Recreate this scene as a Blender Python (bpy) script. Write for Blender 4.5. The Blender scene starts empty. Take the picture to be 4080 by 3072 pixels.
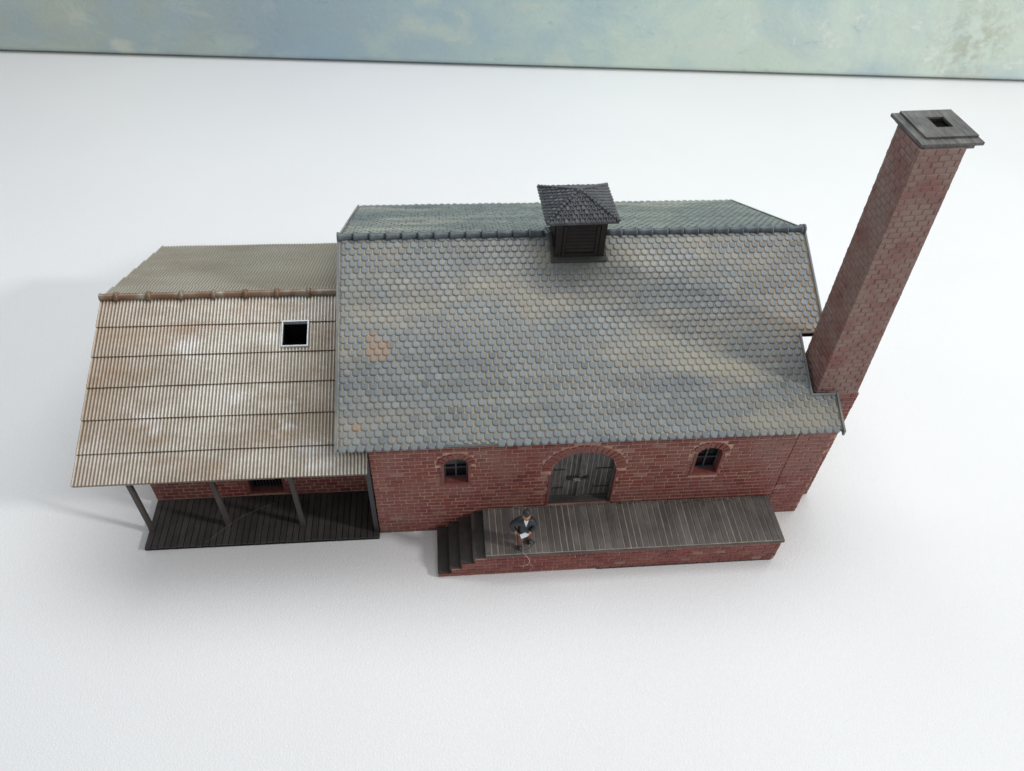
import bpy, bmesh, math, random
from mathutils import Vector, Matrix
random.seed(7)
R_ = random.random
S = bpy.context.scene
COL = S.collection

# ------------------------------------------------------------------ camera
cam = bpy.data.cameras.new('camera')
cam_o = bpy.data.objects.new('camera', cam); COL.objects.link(cam_o)
CX = Vector((0.9958733, -0.0828362, 0.0370737))
CU = Vector((0.0343193, 0.7219131, 0.6911322))
CF = Vector((0.0840147, 0.6870078, -0.7217768))
CP = Vector((2.774, -17.375, 26.426))
m = Matrix((CX, CU, -CF)).transposed().to_4x4(); m.translation = CP
cam_o.matrix_world = m
cam.sensor_fit = 'HORIZONTAL'; cam.sensor_width = 36.0; cam.lens = 3108.36 / 4080 * 36
cam.clip_start = 0.1; cam.clip_end = 1000
cam.dof.use_dof = True; cam.dof.focus_distance = 25.5; cam.dof.aperture_fstop = 1.0
cam.dof.aperture_fstop = 27.4 / 1000 * 1 / 0.10 * 1.0   # lens opening of about 0.1 units
S.camera = cam_o

# ------------------------------------------------------------------ light
w = bpy.data.worlds.new('World'); S.world = w; w.use_nodes = True
bg = w.node_tree.nodes['Background']; bg.inputs[0].default_value = (0.93, 0.97, 1.0, 1); bg.inputs[1].default_value = 0.43

def area(name, loc, target, sx, sy, power, col):
    l = bpy.data.lights.new(name, 'AREA'); l.shape = 'RECTANGLE'; l.size = sx; l.size_y = sy
    l.energy = power; l.color = col
    o = bpy.data.objects.new(name, l); COL.objects.link(o)
    o.location = loc
    o.rotation_euler = (Vector(target) - Vector(loc)).to_track_quat('-Z', 'Y').to_euler()
    return o
area('window_light', (128, -45, 76), (5, 3, 2), 12, 12, 105000, (1.0, 0.985, 0.96))
area('ceiling_light', (12, 29, 72), (4, 6, 0), 80, 46, 39000, (0.96, 0.985, 1.0))

S.view_settings.view_transform = 'Standard'; S.view_settings.look = 'None'
S.view_settings.exposure = 0; S.view_settings.gamma = 1; S.view_settings.use_curve_mapping = False

# ------------------------------------------------------------------ helpers
class MB:
    def __init__(s): s.v = []; s.f = []; s.m = []; s.t = []; s.sm = []
    def add(s, vs, fs, mi=0, tint=(0.5, 0.5, 0.5), smooth=False):
        b = len(s.v); s.v += [tuple(p) for p in vs]
        s.t += [tint] * len(vs) if not isinstance(tint, list) else tint
        for f in fs: s.f.append([b + i for i in f]); s.m.append(mi); s.sm.append(smooth)
    def quad(s, a, b, c, d, mi=0, tint=(0.5, 0.5, 0.5)): s.add([a, b, c, d], [(0, 1, 2, 3)], mi, tint)
    def box(s, x0, x1, y0, y1, z0, z1, mi=0, tint=(0.5, 0.5, 0.5)):
        s.hexa([(x0, y0, z0), (x1, y0, z0), (x1, y1, z0), (x0, y1, z0), (x0, y0, z1), (x1, y0, z1), (x1, y1, z1), (x0, y1, z1)], mi, tint)
    def hexa(s, p, mi=0, tint=(0.5, 0.5, 0.5)):
        s.add(p, [(0, 3, 2, 1), (4, 5, 6, 7), (0, 1, 5, 4), (1, 2, 6, 5), (2, 3, 7, 6), (3, 0, 4, 7)], mi, tint)
    def beam(s, a, b, w, h, up=(0, 0, 1), mi=0, tint=(0.5, 0.5, 0.5)):
        a = Vector(a); b = Vector(b); d = (b - a).normalized(); x = d.cross(Vector(up)).normalized() * w / 2; y = x.cross(d).normalized() * h / 2
        s.hexa([a - x - y, a + x - y, a + x + y, a - x + y, b - x - y, b + x - y, b + x + y, b - x + y], mi, tint)
    def lathe(s, prof, a, d, n=14, mi=0, tint=(0.5, 0.5, 0.5), squash=1.0):
        # prof: list of (t along d, radius)
        a = Vector(a); d = Vector(d).normalized(); x = d.orthogonal().normalized(); y = d.cross(x)
        vs = []
        for t, r in prof:
            for k in range(n):
                an = 2 * math.pi * k / n; vs.append(a + d * t + (x * math.cos(an) + y * math.sin(an)) * r)
        fs = []
        for i in range(len(prof) - 1):
            for k in range(n): fs.append((i * n + k, i * n + (k + 1) % n, (i + 1) * n + (k + 1) % n, (i + 1) * n + k))
        fs.append(tuple(range(n))[::-1]); fs.append(tuple(range((len(prof) - 1) * n, len(prof) * n)))
        s.add(vs, fs, mi, tint, True)
    def build(s, name, mats, parent=None, bevel=0):
        me = bpy.data.meshes.new(name); me.from_pydata(s.v, [], s.f)
        if not isinstance(mats, (list, tuple)): mats = [mats]
        for q in mats: me.materials.append(q)
        me.polygons.foreach_set('material_index', s.m)
        me.polygons.foreach_set('use_smooth', s.sm)
        at = me.color_attributes.new('tint', 'FLOAT_COLOR', 'POINT')
        flat = []
        for t in s.t: flat += [t[0], t[1], t[2], 1.0]
        at.data.foreach_set('color', flat)
        me.update()
        o = bpy.data.objects.new(name, me); COL.objects.link(o)
        if parent: o.parent = parent
        if bevel:
            b = o.modifiers.new('bevel', 'BEVEL'); b.width = bevel; b.segments = 2; b.limit_method = 'ANGLE'
        return o

def thing(name, label, cat, loc=(0, 0, 0), group=None):
    o = bpy.data.objects.new(name, None); COL.objects.link(o); o.location = (0, 0, 0)
    o['label'] = label; o['category'] = cat
    if group: o['group'] = group
    return o
def holder(name, parent):
    o = bpy.data.objects.new(name, None); COL.objects.link(o); o.parent = parent; return o

# ------------------------------------------------------------------ materials
class NT:
    def __init__(s, name, rough=0.6, spec=0.5, metallic=0.0):
        s.mat = bpy.data.materials.new(name); s.mat.use_nodes = True; s.n = s.mat.node_tree.nodes; s.l = s.mat.node_tree.links
        s.b = s.n['Principled BSDF']; s.b.inputs['Roughness'].default_value = rough
        s.b.inputs['Specular IOR Level'].default_value = spec; s.b.inputs['Metallic'].default_value = metallic
        s.co = s.n.new('ShaderNodeTexCoord').outputs['Object']
    def set(s, sock, v):
        if isinstance(v, (int, float)): sock.default_value = v
        elif isinstance(v, (tuple, list)): sock.default_value = tuple(v) + ((1,) if len(v) == 3 and sock.type == 'RGBA' else ())
        else: s.l.new(v, sock)
    def map(s, sc=(1, 1, 1), loc=(0, 0, 0), rot=(0, 0, 0)):
        q = s.n.new('ShaderNodeMapping'); q.inputs['Scale'].default_value = sc; q.inputs['Location'].default_value = loc; q.inputs['Rotation'].default_value = rot
        s.l.new(s.co, q.inputs[0]); return q.outputs[0]
    def noise(s, scale, vec=None, detail=4, rough=0.55, dist=0):
        q = s.n.new('ShaderNodeTexNoise'); q.inputs['Scale'].default_value = scale; q.inputs['Detail'].default_value = detail
        q.inputs['Roughness'].default_value = rough; q.inputs['Distortion'].default_value = dist
        s.l.new(vec or s.co, q.inputs['Vector']); return q.outputs['Fac']
    def ramp(s, f, stops):
        q = s.n.new('ShaderNodeValToRGB'); e = q.color_ramp.elements
        while len(e) < len(stops): e.new(0.5)
        for i, (p, c) in enumerate(stops):
            e[i].position = p; e[i].color = (c, c, c, 1) if isinstance(c, (int, float)) else tuple(c) + (1,)
        s.l.new(f, q.inputs[0]); return q.outputs[0]
    def mix(s, f, a, b, mode='MIX'):
        q = s.n.new('ShaderNodeMix'); q.data_type = 'RGBA'; q.blend_type = mode
        s.set(q.inputs[0], f); s.set(q.inputs[6], a); s.set(q.inputs[7], b); return q.outputs[2]
    def math(s, op, a, b=0.0, clamp=False):
        q = s.n.new('ShaderNodeMath'); q.operation = op; q.use_clamp = clamp; s.set(q.inputs[0], a); s.set(q.inputs[1], b); return q.outputs[0]
    def tint(s):
        q = s.n.new('ShaderNodeAttribute'); q.attribute_name = 'tint'
        r = s.n.new('ShaderNodeSeparateColor'); s.l.new(q.outputs['Color'], r.inputs[0]); return r.outputs[0], r.outputs[1], r.outputs[2]
    def xyz(s):
        r = s.n.new('ShaderNodeSeparateXYZ'); s.l.new(s.co, r.inputs[0]); return r.outputs
    def spot(s, c, r0, r1, wob=0.0):
        q = s.n.new('ShaderNodeVectorMath'); q.operation = 'DISTANCE'; s.l.new(s.co, q.inputs[0]); q.inputs[1].default_value = c
        d = q.outputs['Value']
        if wob: d = s.math('ADD', d, s.math('MULTIPLY', s.math('SUBTRACT', s.noise(5.0), 0.5), wob))
        return s.ramp(s.math('DIVIDE', d, r1), [(r0 / r1, 1.0), (1.0, 0.0)])
    def bump(s, h, strength=0.5, dist=0.02, prev=None):
        q = s.n.new('ShaderNodeBump'); q.inputs['Strength'].default_value = strength; q.inputs['Distance'].default_value = dist
        s.l.new(h, q.inputs['Height'])
        if prev: s.l.new(prev, q.inputs['Normal'])
        s.l.new(q.outputs[0], s.b.inputs['Normal']); return q.outputs[0]
    def out(s, col=None, rough=None):
        if col is not None: s.set(s.b.inputs['Base Color'], col)
        if rough is not None: s.set(s.b.inputs['Roughness'], rough)
        return s.mat

def mat_table():
    t = NT('white leatherette', 0.5, 0.35)
    v = t.n.new('ShaderNodeTexVoronoi'); v.feature = 'DISTANCE_TO_EDGE'; v.inputs['Scale'].default_value = 8.5
    q = t.n.new('ShaderNodeVectorMath'); q.operation = 'ADD'; nz = t.n.new('ShaderNodeTexNoise'); nz.inputs['Scale'].default_value = 4.0
    t.l.new(t.co, nz.inputs[0]); sc = t.n.new('ShaderNodeVectorMath'); sc.operation = 'SCALE'; sc.inputs['Scale'].default_value = 0.25
    t.l.new(nz.outputs['Color'], sc.inputs[0]); t.l.new(t.map((1, 1.35, 1), rot=(0, 0, 0.5)), q.inputs[0]); t.l.new(sc.outputs[0], q.inputs[1])
    t.l.new(q.outputs[0], v.inputs['Vector'])
    h = t.ramp(v.outputs['Distance'], [(0.0, 0.0), (0.28, 1.0)])
    t.bump(h, 0.32, 0.018)
    c = t.mix(t.ramp(t.noise(0.09, detail=3), [(0.35, 0.0), (0.7, 1.0)]), (0.80, 0.797, 0.807), (0.82, 0.82, 0.825))
    # a few faint scuffs
    s_ = t.ramp(t.noise(2.2, t.map((1, 1, 1)), detail=8, rough=0.75), [(0.74, 0.0), (0.8, 1.0)])
    return t.out(t.mix(t.math('MULTIPLY', s_, 0.2), c, (0.55, 0.55, 0.55)))
def mat_painting():
    t = NT('oil painting', 0.42, 0.5)
    x, y, z = t.xyz()
    n1 = t.noise(0.10, t.map((1, 1, 1.2)), 6, 0.6, 0.6)
    n2 = t.noise(0.16, t.map((1, 1, 1.6), (7, 3, 1)), 5, 0.55, 0.6)
    n3 = t.noise(0.3, t.map((0.6, 1, 1.3), (2, 9, 4), (0, 0.5, 0)), 6, 0.6, 0.8)
    gx = t.ramp(t.math('DIVIDE', t.math('ADD', x, 30.0), 80.0), [(0.0, (0.40, 0.44, 0.39)), (0.16, (0.37, 0.43, 0.40)), (0.27, (0.30, 0.39, 0.44)), (0.42, (0.38, 0.49, 0.50)), (0.56, (0.52, 0.63, 0.56)), (1.0, (0.62, 0.70, 0.62))])
    c = t.mix(t.ramp(n1, [(0.45, 0.0), (0.66, 0.65)]), gx, (0.30, 0.43, 0.52))
    c = t.mix(t.ramp(n2, [(0.5, 0.0), (0.72, 0.5)]), c, (0.52, 0.60, 0.50))
    c = t.mix(t.ramp(n3, [(0.56, 0.0), (0.74, 0.6)]), c, (0.62, 0.63, 0.53))
    d = t.noise(0.8, t.map((0.7, 1, 1.3), (20, 1, 5)), 7, 0.7, 0.4)
    c = t.mix(t.ramp(d, [(0.60, 0.0), (0.72, 0.35)]), c, (0.15, 0.22, 0.25))
    # weathered crusty patch towards the right
    p = t.math('MULTIPLY', t.spot((43.2, 38.0, 2.9), 1.0, 4.2, 3.0), t.ramp(t.noise(0.9, None, 8, 0.75), [(0.46, 0.0), (0.56, 1.0)]))
    c = t.mix(t.math('MULTIPLY', p, 0.6), c, (0.36, 0.37, 0.27))
    wh = t.ramp(t.noise(0.7, t.map((1, 1, 1), (50, 1, 5)), 9, 0.75), [(0.57, 0.0), (0.62, 0.8)])
    c = t.mix(t.math('MULTIPLY', wh, t.ramp(t.math('DIVIDE', x, 50.0), [(0.3, 0.0), (0.8, 1.0)])), c, (0.72, 0.74, 0.66))
    big = t.noise(1.3, t.map((1, 1, 1.4), (3, 3, 3)), 9, 0.68, 1.0)
    h = t.math('ADD', big, t.math('MULTIPLY', p, 0.8))
    hh = t.math('ADD', h, t.math('MULTIPLY', t.noise(14, None, 3), 0.12))
    t.bump(hh, 0.35, 0.22)
    return t.out(c)
def mat_mortar():
    t = NT('mortar', 0.8, 0.25)
    n = t.noise(0.8, None, 5)
    c = t.mix(t.ramp(n, [(0.35, 0.0), (0.62, 1.0)]), (0.46, 0.30, 0.235), (0.34, 0.19, 0.145))
    c = t.mix(t.ramp(t.noise(6.0), [(0.5, 0), (0.75, 0.5)]), c, (0.19, 0.08, 0.065))
    t.bump(t.noise(30), 0.4, 0.01)
    return t.out(c)
def mat_brick(name='red brick', dusty=0.5):
    t = NT(name, 0.52, 0.4)
    r, g, b = t.tint()
    base = t.ramp(r, [(0.0, (0.115, 0.022, 0.020)), (0.35, (0.165, 0.037, 0.031)), (0.7, (0.195, 0.05, 0.039)), (0.93, (0.205, 0.07, 0.053)), (1.0, (0.24, 0.125, 0.10))])
    red = t.ramp(t.noise(0.55, t.map((1, 1, 1), (4, 1, 8)), 5, 0.6), [(0.54, 0.0), (0.66, 1.0)])
    c = t.mix(t.math('MULTIPLY', red, 0.55), base, (0.17, 0.02, 0.025))
    dust = t.ramp(t.noise(0.7, t.map((1, 1, 1.3), (14, 5, 2)), 6, 0.65), [(0.42, 0.0), (0.7, 1.0)] if dusty < 0.9 else [(0.34, 0.1), (0.56, 1.0)])
    c = t.mix(t.math('MULTIPLY', dust, dusty), c, (0.225, 0.145, 0.12) if dusty < 0.9 else (0.225, 0.15, 0.128))
    fine = t.ramp(t.noise(9.0, t.map((0.5, 0.5, 2.0)), 5, 0.7), [(0.55, 0.0), (0.75, 1.0)])
    c = t.mix(t.math('MULTIPLY', fine, 0.35), c, (0.30, 0.19, 0.155))
    t.bump(t.noise(18, None, 4), 0.35, 0.012)
    return t.out(c)
def mat_tile(name, base=(0.125, 0.15, 0.165), back=False):
    t = NT(name, 0.5, 0.55)
    r, g, b = t.tint()
    c = t.ramp(r, [(0.0, tuple(v * 0.62 for v in base)), (0.5, base), (1.0, (base[0] * 1.35, base[1] * 1.32, base[2] * 1.3))])
    # dusty tan bands that run along the courses
    band = t.ramp(t.noise(0.42, t.map((0.35, 1.0, 1.8), (3, 2, 0)), 6, 0.6), [(0.48, 0.0), (0.64, 1.0)])
    c = t.mix(t.math('MULTIPLY', band, 0.72), c, (0.30, 0.28, 0.225) if not back else (0.40, 0.39, 0.32))
    blue = t.ramp(t.noise(0.7, t.map((0.35, 1.0, 1.0), (11, 7, 0)), 5, 0.6), [(0.55, 0.0), (0.68, 1.0)])
    c = t.mix(t.math('MULTIPLY', blue, 0.6), c, (0.075, 0.095, 0.125))
    if not back:
        o1 = t.math('MAXIMUM', t.spot((0.45, 2.75, 7.35), 0.32, 0.52, 0.5), t.spot((0.25, 3.2, 7.55), 0.12, 0.24, 0.3))
        o2 = t.math('MAXIMUM', t.spot((-0.31, 0.18, 6.15), 0.12, 0.2, 0.2), t.spot((0.95, -0.25, 5.95), 0.06, 0.13, 0.1))
        o3 = t.math('MAXIMUM', o1, o2)
        c = t.mix(t.math('MULTIPLY', o3, 0.6), c, (0.33, 0.17, 0.08))
        yel = t.ramp(t.noise(0.5, t.map((1.0, 0.9, 1), (1, 30, 0)), 6, 0.6), [(0.58, 0.0), (0.75, 1.0)])
        c = t.mix(t.math('MULTIPLY', yel, 0.35), c, (0.30, 0.23, 0.125))
    fine = t.ramp(t.noise(20.0, t.map((1.6, 0.4, 0.4)), 4, 0.7), [(0.5, 0.0), (0.72, 1.0)])
    c = t.mix(t.math('MULTIPLY', fine, 0.3), c, (0.30, 0.32, 0.33))
    gl = t.ramp(t.noise(0.6, t.map((1, 1, 1), (31, 12, 5)), 4), [(0.45, 0.46), (0.62, 0.25)])
    t.bump(t.noise(16, t.map((2.0, 0.6, 0.6)), 4, 0.7), 0.5, 0.02)
    return t.out(c, gl)
def mat_tile_bed(back=False):
    t = NT('roof bed', 0.75, 0.3)
    n = t.noise(0.5, t.map((0.4, 1, 1.6), (3, 2, 0)), 5, 0.6)
    c = t.mix(t.ramp(n, [(0.38, 0.0), (0.62, 1.0)]), (0.235, 0.215, 0.185), (0.37, 0.315, 0.24))
    if back: c = t.mix(0.6, c, (0.12, 0.14, 0.13))
    o = t.spot((16.2, 4.2, 7.9), 1.0, 3.6, 1.4)
    c = t.mix(t.math('MULTIPLY', o, 0.6), c, (0.36, 0.21, 0.10))
    y = t.ramp(t.noise(0.45, t.map((1, 1, 1), (8, 30, 0)), 5), [(0.5, 0.0), (0.66, 1.0)])
    c = t.mix(t.math('MULTIPLY', y, 0.45), c, (0.42, 0.34, 0.20))
    t.bump(t.noise(25), 0.3, 0.01)
    return t.out(c)
def mat_tin(back=False):
    t = NT('weathered tin' + (' back' if back else ''), 0.42, 0.5, 0.35 if not back else 0.15)
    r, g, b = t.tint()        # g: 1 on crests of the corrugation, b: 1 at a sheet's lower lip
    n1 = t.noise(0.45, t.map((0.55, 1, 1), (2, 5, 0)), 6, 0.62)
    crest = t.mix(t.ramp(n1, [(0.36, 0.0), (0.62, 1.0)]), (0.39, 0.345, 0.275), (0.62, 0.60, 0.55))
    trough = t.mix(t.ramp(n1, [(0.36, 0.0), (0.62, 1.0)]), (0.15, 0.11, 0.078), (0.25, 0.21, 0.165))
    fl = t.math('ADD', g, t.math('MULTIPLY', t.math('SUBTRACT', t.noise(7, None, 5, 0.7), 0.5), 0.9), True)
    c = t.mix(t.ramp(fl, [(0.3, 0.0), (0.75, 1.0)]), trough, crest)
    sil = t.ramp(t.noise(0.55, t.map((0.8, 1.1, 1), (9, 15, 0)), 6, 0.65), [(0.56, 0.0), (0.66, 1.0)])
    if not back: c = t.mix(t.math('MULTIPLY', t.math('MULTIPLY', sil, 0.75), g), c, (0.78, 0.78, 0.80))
    rust = t.ramp(t.noise(0.6, t.map((0.45, 1.6, 1), (21, 3, 0)), 6, 0.65), [(0.50, 0.0), (0.68, 1.0)])
    c = t.mix(t.math('MULTIPLY', rust, 0.42 if not back else 0.3), c, (0.25, 0.135, 0.065))
    c = t.mix(t.math('MULTIPLY', b, 0.8), c, (0.085, 0.05, 0.03))
    if not back:
        x, y, z = t.xyz()
        lft = t.ramp(t.math('DIVIDE', t.math('ADD', x, 9.9), 4.5), [(0.0, 0.42), (0.8, 0.0)])
        c = t.mix(lft, c, (0.26, 0.165, 0.10))
    else:
        c = t.mix(0.66, c, (0.25, 0.225, 0.175))
    sp = t.ramp(t.noise(14, None, 3, 0.5), [(0.70, 0.0), (0.76, 1.0)])
    c = t.mix(t.math('MULTIPLY', sp, 0.5), c, (0.10, 0.07, 0.05))
    t.bump(t.noise(22, None, 4), 0.3, 0.012)
    return t.out(c, 0.40 if not back else 0.6)
def mat_rusty_pipe():
    t = NT('rusty ridge', 0.42, 0.5, 0.3)
    n = t.noise(1.1, t.map((1, 1, 1), (3, 0, 0)), 5)
    c = t.ramp(n, [(0.34, (0.16, 0.085, 0.05)), (0.48, (0.20, 0.13, 0.085)), (0.56, (0.26, 0.22, 0.17)), (0.7, (0.5, 0.48, 0.46))])
    t.bump(t.noise(15), 0.3, 0.02)
    return t.out(c)
def mat_wood(name, dark, light, axis='y', amount=0.6, rough=0.6, groove=None):
    t = NT(name, rough, 0.4)
    r, g, b = t.tint()
    sc = {'y': (9, 0.9, 9), 'z': (9, 9, 0.9), 'x': (0.9, 9, 9)}[axis]
    n = t.noise(2.2, t.map(sc), 5, 0.7)
    c = t.mix(t.ramp(n, [(0.42, 0.0), (0.68, amount)]), dark, light)
    c = t.mix(t.math('MULTIPLY', r, 0.35), c, tuple(v * 1.5 for v in light))
    c = t.mix(t.ramp(t.noise(0.8, None, 5, 0.6), [(0.42, 0.45), (0.6, 0.0)]), c, tuple(v * 0.5 for v in dark))
    sp = t.ramp(t.noise(17, None, 2, 0.5), [(0.69, 0.0), (0.76, 1.0)])
    c = t.mix(t.math('MULTIPLY', sp, 0.35), c, (0.22, 0.18, 0.13))
    t.bump(n, 0.6, 0.02)
    return t.out(c)
def mat_plain(name, c, rough=0.5, spec=0.5, metallic=0, n=0.25, scale=8, bump=0.2):
    t = NT(name, rough, spec, metallic)
    col = t.mix(t.ramp(t.noise(scale, None, 5), [(0.4, 0.0), (0.7, n)]), c, tuple(min(1, v * 1.7 + 0.01) for v in c))
    t.bump(t.noise(scale * 3), bump, 0.01)
    return t.out(col)
mat_mortar_s = mat_plain('sooty mortar', (0.185, 0.115, 0.10), 0.75, 0.3, 0, 0.5, 2)
M = dict(
    table=mat_table(), paint=mat_painting(), mortar=mat_mortar(), brick=mat_brick(), basebrick=mat_brick('bright red brick', 0.15), stack=mat_brick('sooty brick', 0.95),
    tile=mat_tile('slate tiles', (0.155, 0.178, 0.19)), tileb=mat_tile('slate tiles back', (0.15, 0.175, 0.165), True), bed=mat_tile_bed(), bedb=mat_tile_bed(True),
    ridge=mat_plain('ridge tile paint', (0.062, 0.074, 0.084), 0.42, 0.55, 0, 0.9, 3),
    tin=mat_tin(), tinb=mat_tin(True), rust=mat_rusty_pipe(),
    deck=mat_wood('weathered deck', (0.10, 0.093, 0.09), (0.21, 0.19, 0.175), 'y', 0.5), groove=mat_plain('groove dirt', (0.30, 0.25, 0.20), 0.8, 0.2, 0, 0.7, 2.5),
    edge=mat_wood('deck edge', (0.045, 0.043, 0.042), (0.16, 0.145, 0.125), 'x'),
    step=mat_wood('step wood', (0.032, 0.030, 0.029), (0.10, 0.09, 0.082), 'y', 0.5),
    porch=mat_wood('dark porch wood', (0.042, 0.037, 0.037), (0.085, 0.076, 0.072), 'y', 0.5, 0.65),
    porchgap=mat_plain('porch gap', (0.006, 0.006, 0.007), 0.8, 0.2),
    post=mat_wood('post wood', (0.045, 0.038, 0.036), (0.10, 0.085, 0.075), 'z', 0.5),
    door=mat_wood('door wood', (0.04, 0.037, 0.036), (0.20, 0.19, 0.175), 'z', 0.75), doorgap=mat_plain('door groove', (0.24, 0.23, 0.21), 0.7, 0.3),
    iron=mat_plain('black iron', (0.02, 0.02, 0.022), 0.45, 0.5), brass=mat_plain('pale metal', (0.30, 0.26, 0.20), 0.4, 0.5, 0.3),
    jamb=mat_plain('red jamb', (0.165, 0.05, 0.042), 0.5, 0.4, 0, 0.5, 5), sash=mat_plain('grey sash', (0.045, 0.048, 0.055), 0.45, 0.5),
    cup=mat_plain('dark cupola', (0.014, 0.008, 0.007), 0.5, 0.35, 0, 0.6, 4), cuptile=mat_plain('cupola tile', (0.068, 0.07, 0.078), 0.5, 0.5, 0, 0.8, 3),
    lead=mat_plain('flashing', (0.05, 0.05, 0.045), 0.55, 0.4), cap=mat_wood('cap slab', (0.04, 0.04, 0.048), (0.25, 0.24, 0.215), 'y', 0.9),
    black=mat_plain('interior', (0.004, 0.004, 0.004), 0.9, 0.1, 0, 0), silver=mat_plain('silver frame', (0.52, 0.53, 0.54), 0.35, 0.5, 0.5),
)
g = NT('dark glass', 0.12, 0.5); g.b.inputs['Base Color'].default_value = (0.004, 0.005, 0.008, 1); M['glass'] = g.mat

# ------------------------------------------------------------------ geometry kit
def bricks(mb, p00, p10, p11, p01, N, bl, bh, free=None, seed=0, h=0.022, mi=1, gap=0.038, lean=0.0):
    """brick relief on a (possibly tapering) wall face; free(u,z)->bool tells whether a spot may carry brick."""
    rnd = random.Random(seed)
    p00, p10, p11, p01 = map(Vector, (p00, p10, p11, p01)); N = Vector(N).normalized()
    L = (p10 - p00).length; H = (p01 - p00).length
    rows = max(1, round(H / bh)); bh2 = H / rows
    def P(u, v, n):
        a = u / L; b = v / H
        return p00 * (1 - a) * (1 - b) + p10 * a * (1 - b) + p11 * a * b + p01 * (1 - a) * b + N * n
    for r in range(rows):
        v0 = r * bh2 + gap / 2; v1 = (r + 1) * bh2 - gap / 2
        u = -(bl * 0.5 if r % 2 else 0) - rnd.random() * 0.04
        while u < L:
            ln = bl * (1 + rnd.uniform(-0.06, 0.06))
            a, b = max(u + gap / 2, 0.0), min(u + ln - gap / 2, L); u += ln
            if b - a < 0.07: continue
            segs = [(a, b)]
            if free:
                vm = (v0 + v1) / 2; n = 10; ok = [all(free(a + (b - a) * (k + .5) / n, q) for q in (v0, vm, v1)) for k in range(n)]
                segs = []; st = None
                for k in range(n + 1):
                    if k < n and ok[k]:
                        if st is None: st = k
                    elif st is not None:
                        segs.append((a + (b - a) * st / n, a + (b - a) * k / n)); st = None
            for a2, b2 in segs:
                if b2 - a2 < 0.06: continue
                i = 0.014; hh = h * rnd.uniform(0.65, 1.25); j = lambda: rnd.uniform(-0.006, 0.006)
                base = [P(a2, v0, 0), P(b2, v0, 0), P(b2, v1, 0), P(a2, v1, 0)]
                top = [P(a2 + i + j(), v0 + i + j(), hh), P(b2 - i + j(), v0 + i + j(), hh), P(b2 - i + j(), v1 - i + j(), hh), P(a2 + i + j(), v1 - i + j(), hh)]
                t = min(1, max(0, rnd.gauss(0.5, 0.22)))
                mb.add(base + top, [(4, 5, 6, 7), (0, 1, 5, 4), (1, 2, 6, 5), (2, 3, 7, 6), (3, 0, 4, 7)], mi, (t, rnd.random(), 0))

def tiles(mb, O, U, V, N, width, length, tw, tl, mi=0, seed=0, keep=None, h=0.055, tri=None, trim=None):
    """rows of round-bottomed tiles; O top-left corner, U along the course, V down the slope."""
    rnd = random.Random(seed); O, U, V, N = Vector(O), Vector(U).normalized(), Vector(V).normalized(), Vector(N).normalized()
    rows = round(length / tl); tl2 = length / rows
    for r in range(rows):
        rs = rnd.random()
        u = -tw / 2 if r % 2 else 0.0
        last = r == rows - 1
        while u < width - 0.02:
            a, b = max(u, 0), min(u + tw, width); u += tw
            if b - a < 0.06: continue
            c = (a + b) / 2; v0 = r * tl2
            if keep and not keep(c, v0 + tl2 * 0.6): continue
            w_ = (b - a) / 2 - 0.027; L = tl2 * 0.96 + rnd.uniform(-0.008, 0.008)
            if trim: L = trim(c, r, rows, L)
            rr = min(w_ * 0.72, 0.09); jx = rnd.uniform(-0.006, 0.006); hs = h * rnd.uniform(0.8, 1.2)
            out = [(-w_, 0.0), (-w_, (L - rr) * 0.5), (-w_, L - rr)]
            for k in (1, 2, 3): an = math.pi / 2 * k / 4; out.append((-w_ + rr - rr * math.cos(an), L - rr + rr * math.sin(an)))
            out.append((-w_ + rr, L)); full = out + [(-x, y) for x, y in reversed(out)]
            def ring(ins, hf, hb=0):
                o = []
                for x, y in full:
                    s_ = max(0.0, 1 - ins / w_); x2 = x * s_; y2 = y if y <= 0 else L * 0.45 + (y - L * 0.45) * (1 - ins / (L * 0.5))
                    o.append(O + U * (c + jx + x2) + V * (v0 + y2) + N * (hb + hf * hs * (0.35 + 0.65 * max(y2, 0) / L)))
                return o
            n = len(full); vs = ring(0, 0, -0.01) + ring(0.006, 0.75) + ring(0.028, 1.0) + ring(0.07, 0.97)
            fs = []
            for q in range(3):
                for k in range(n - 1): fs.append((q * n + k, (q + 1) * n + k, (q + 1) * n + k + 1, q * n + k + 1))
            fs.append(tuple(range(3 * n, 4 * n))[::-1])
            t = min(1, max(0, rnd.gauss(0.5, 0.13) + (rs - 0.5) * 0.35))
            mb.add(vs, fs, mi, (t, rnd.random(), rs), True)

def fixn(o):
    bm = bmesh.new(); bm.from_mesh(o.data); bmesh.ops.recalc_face_normals(bm, faces=bm.faces); bm.to_mesh(o.data); bm.free()

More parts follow.
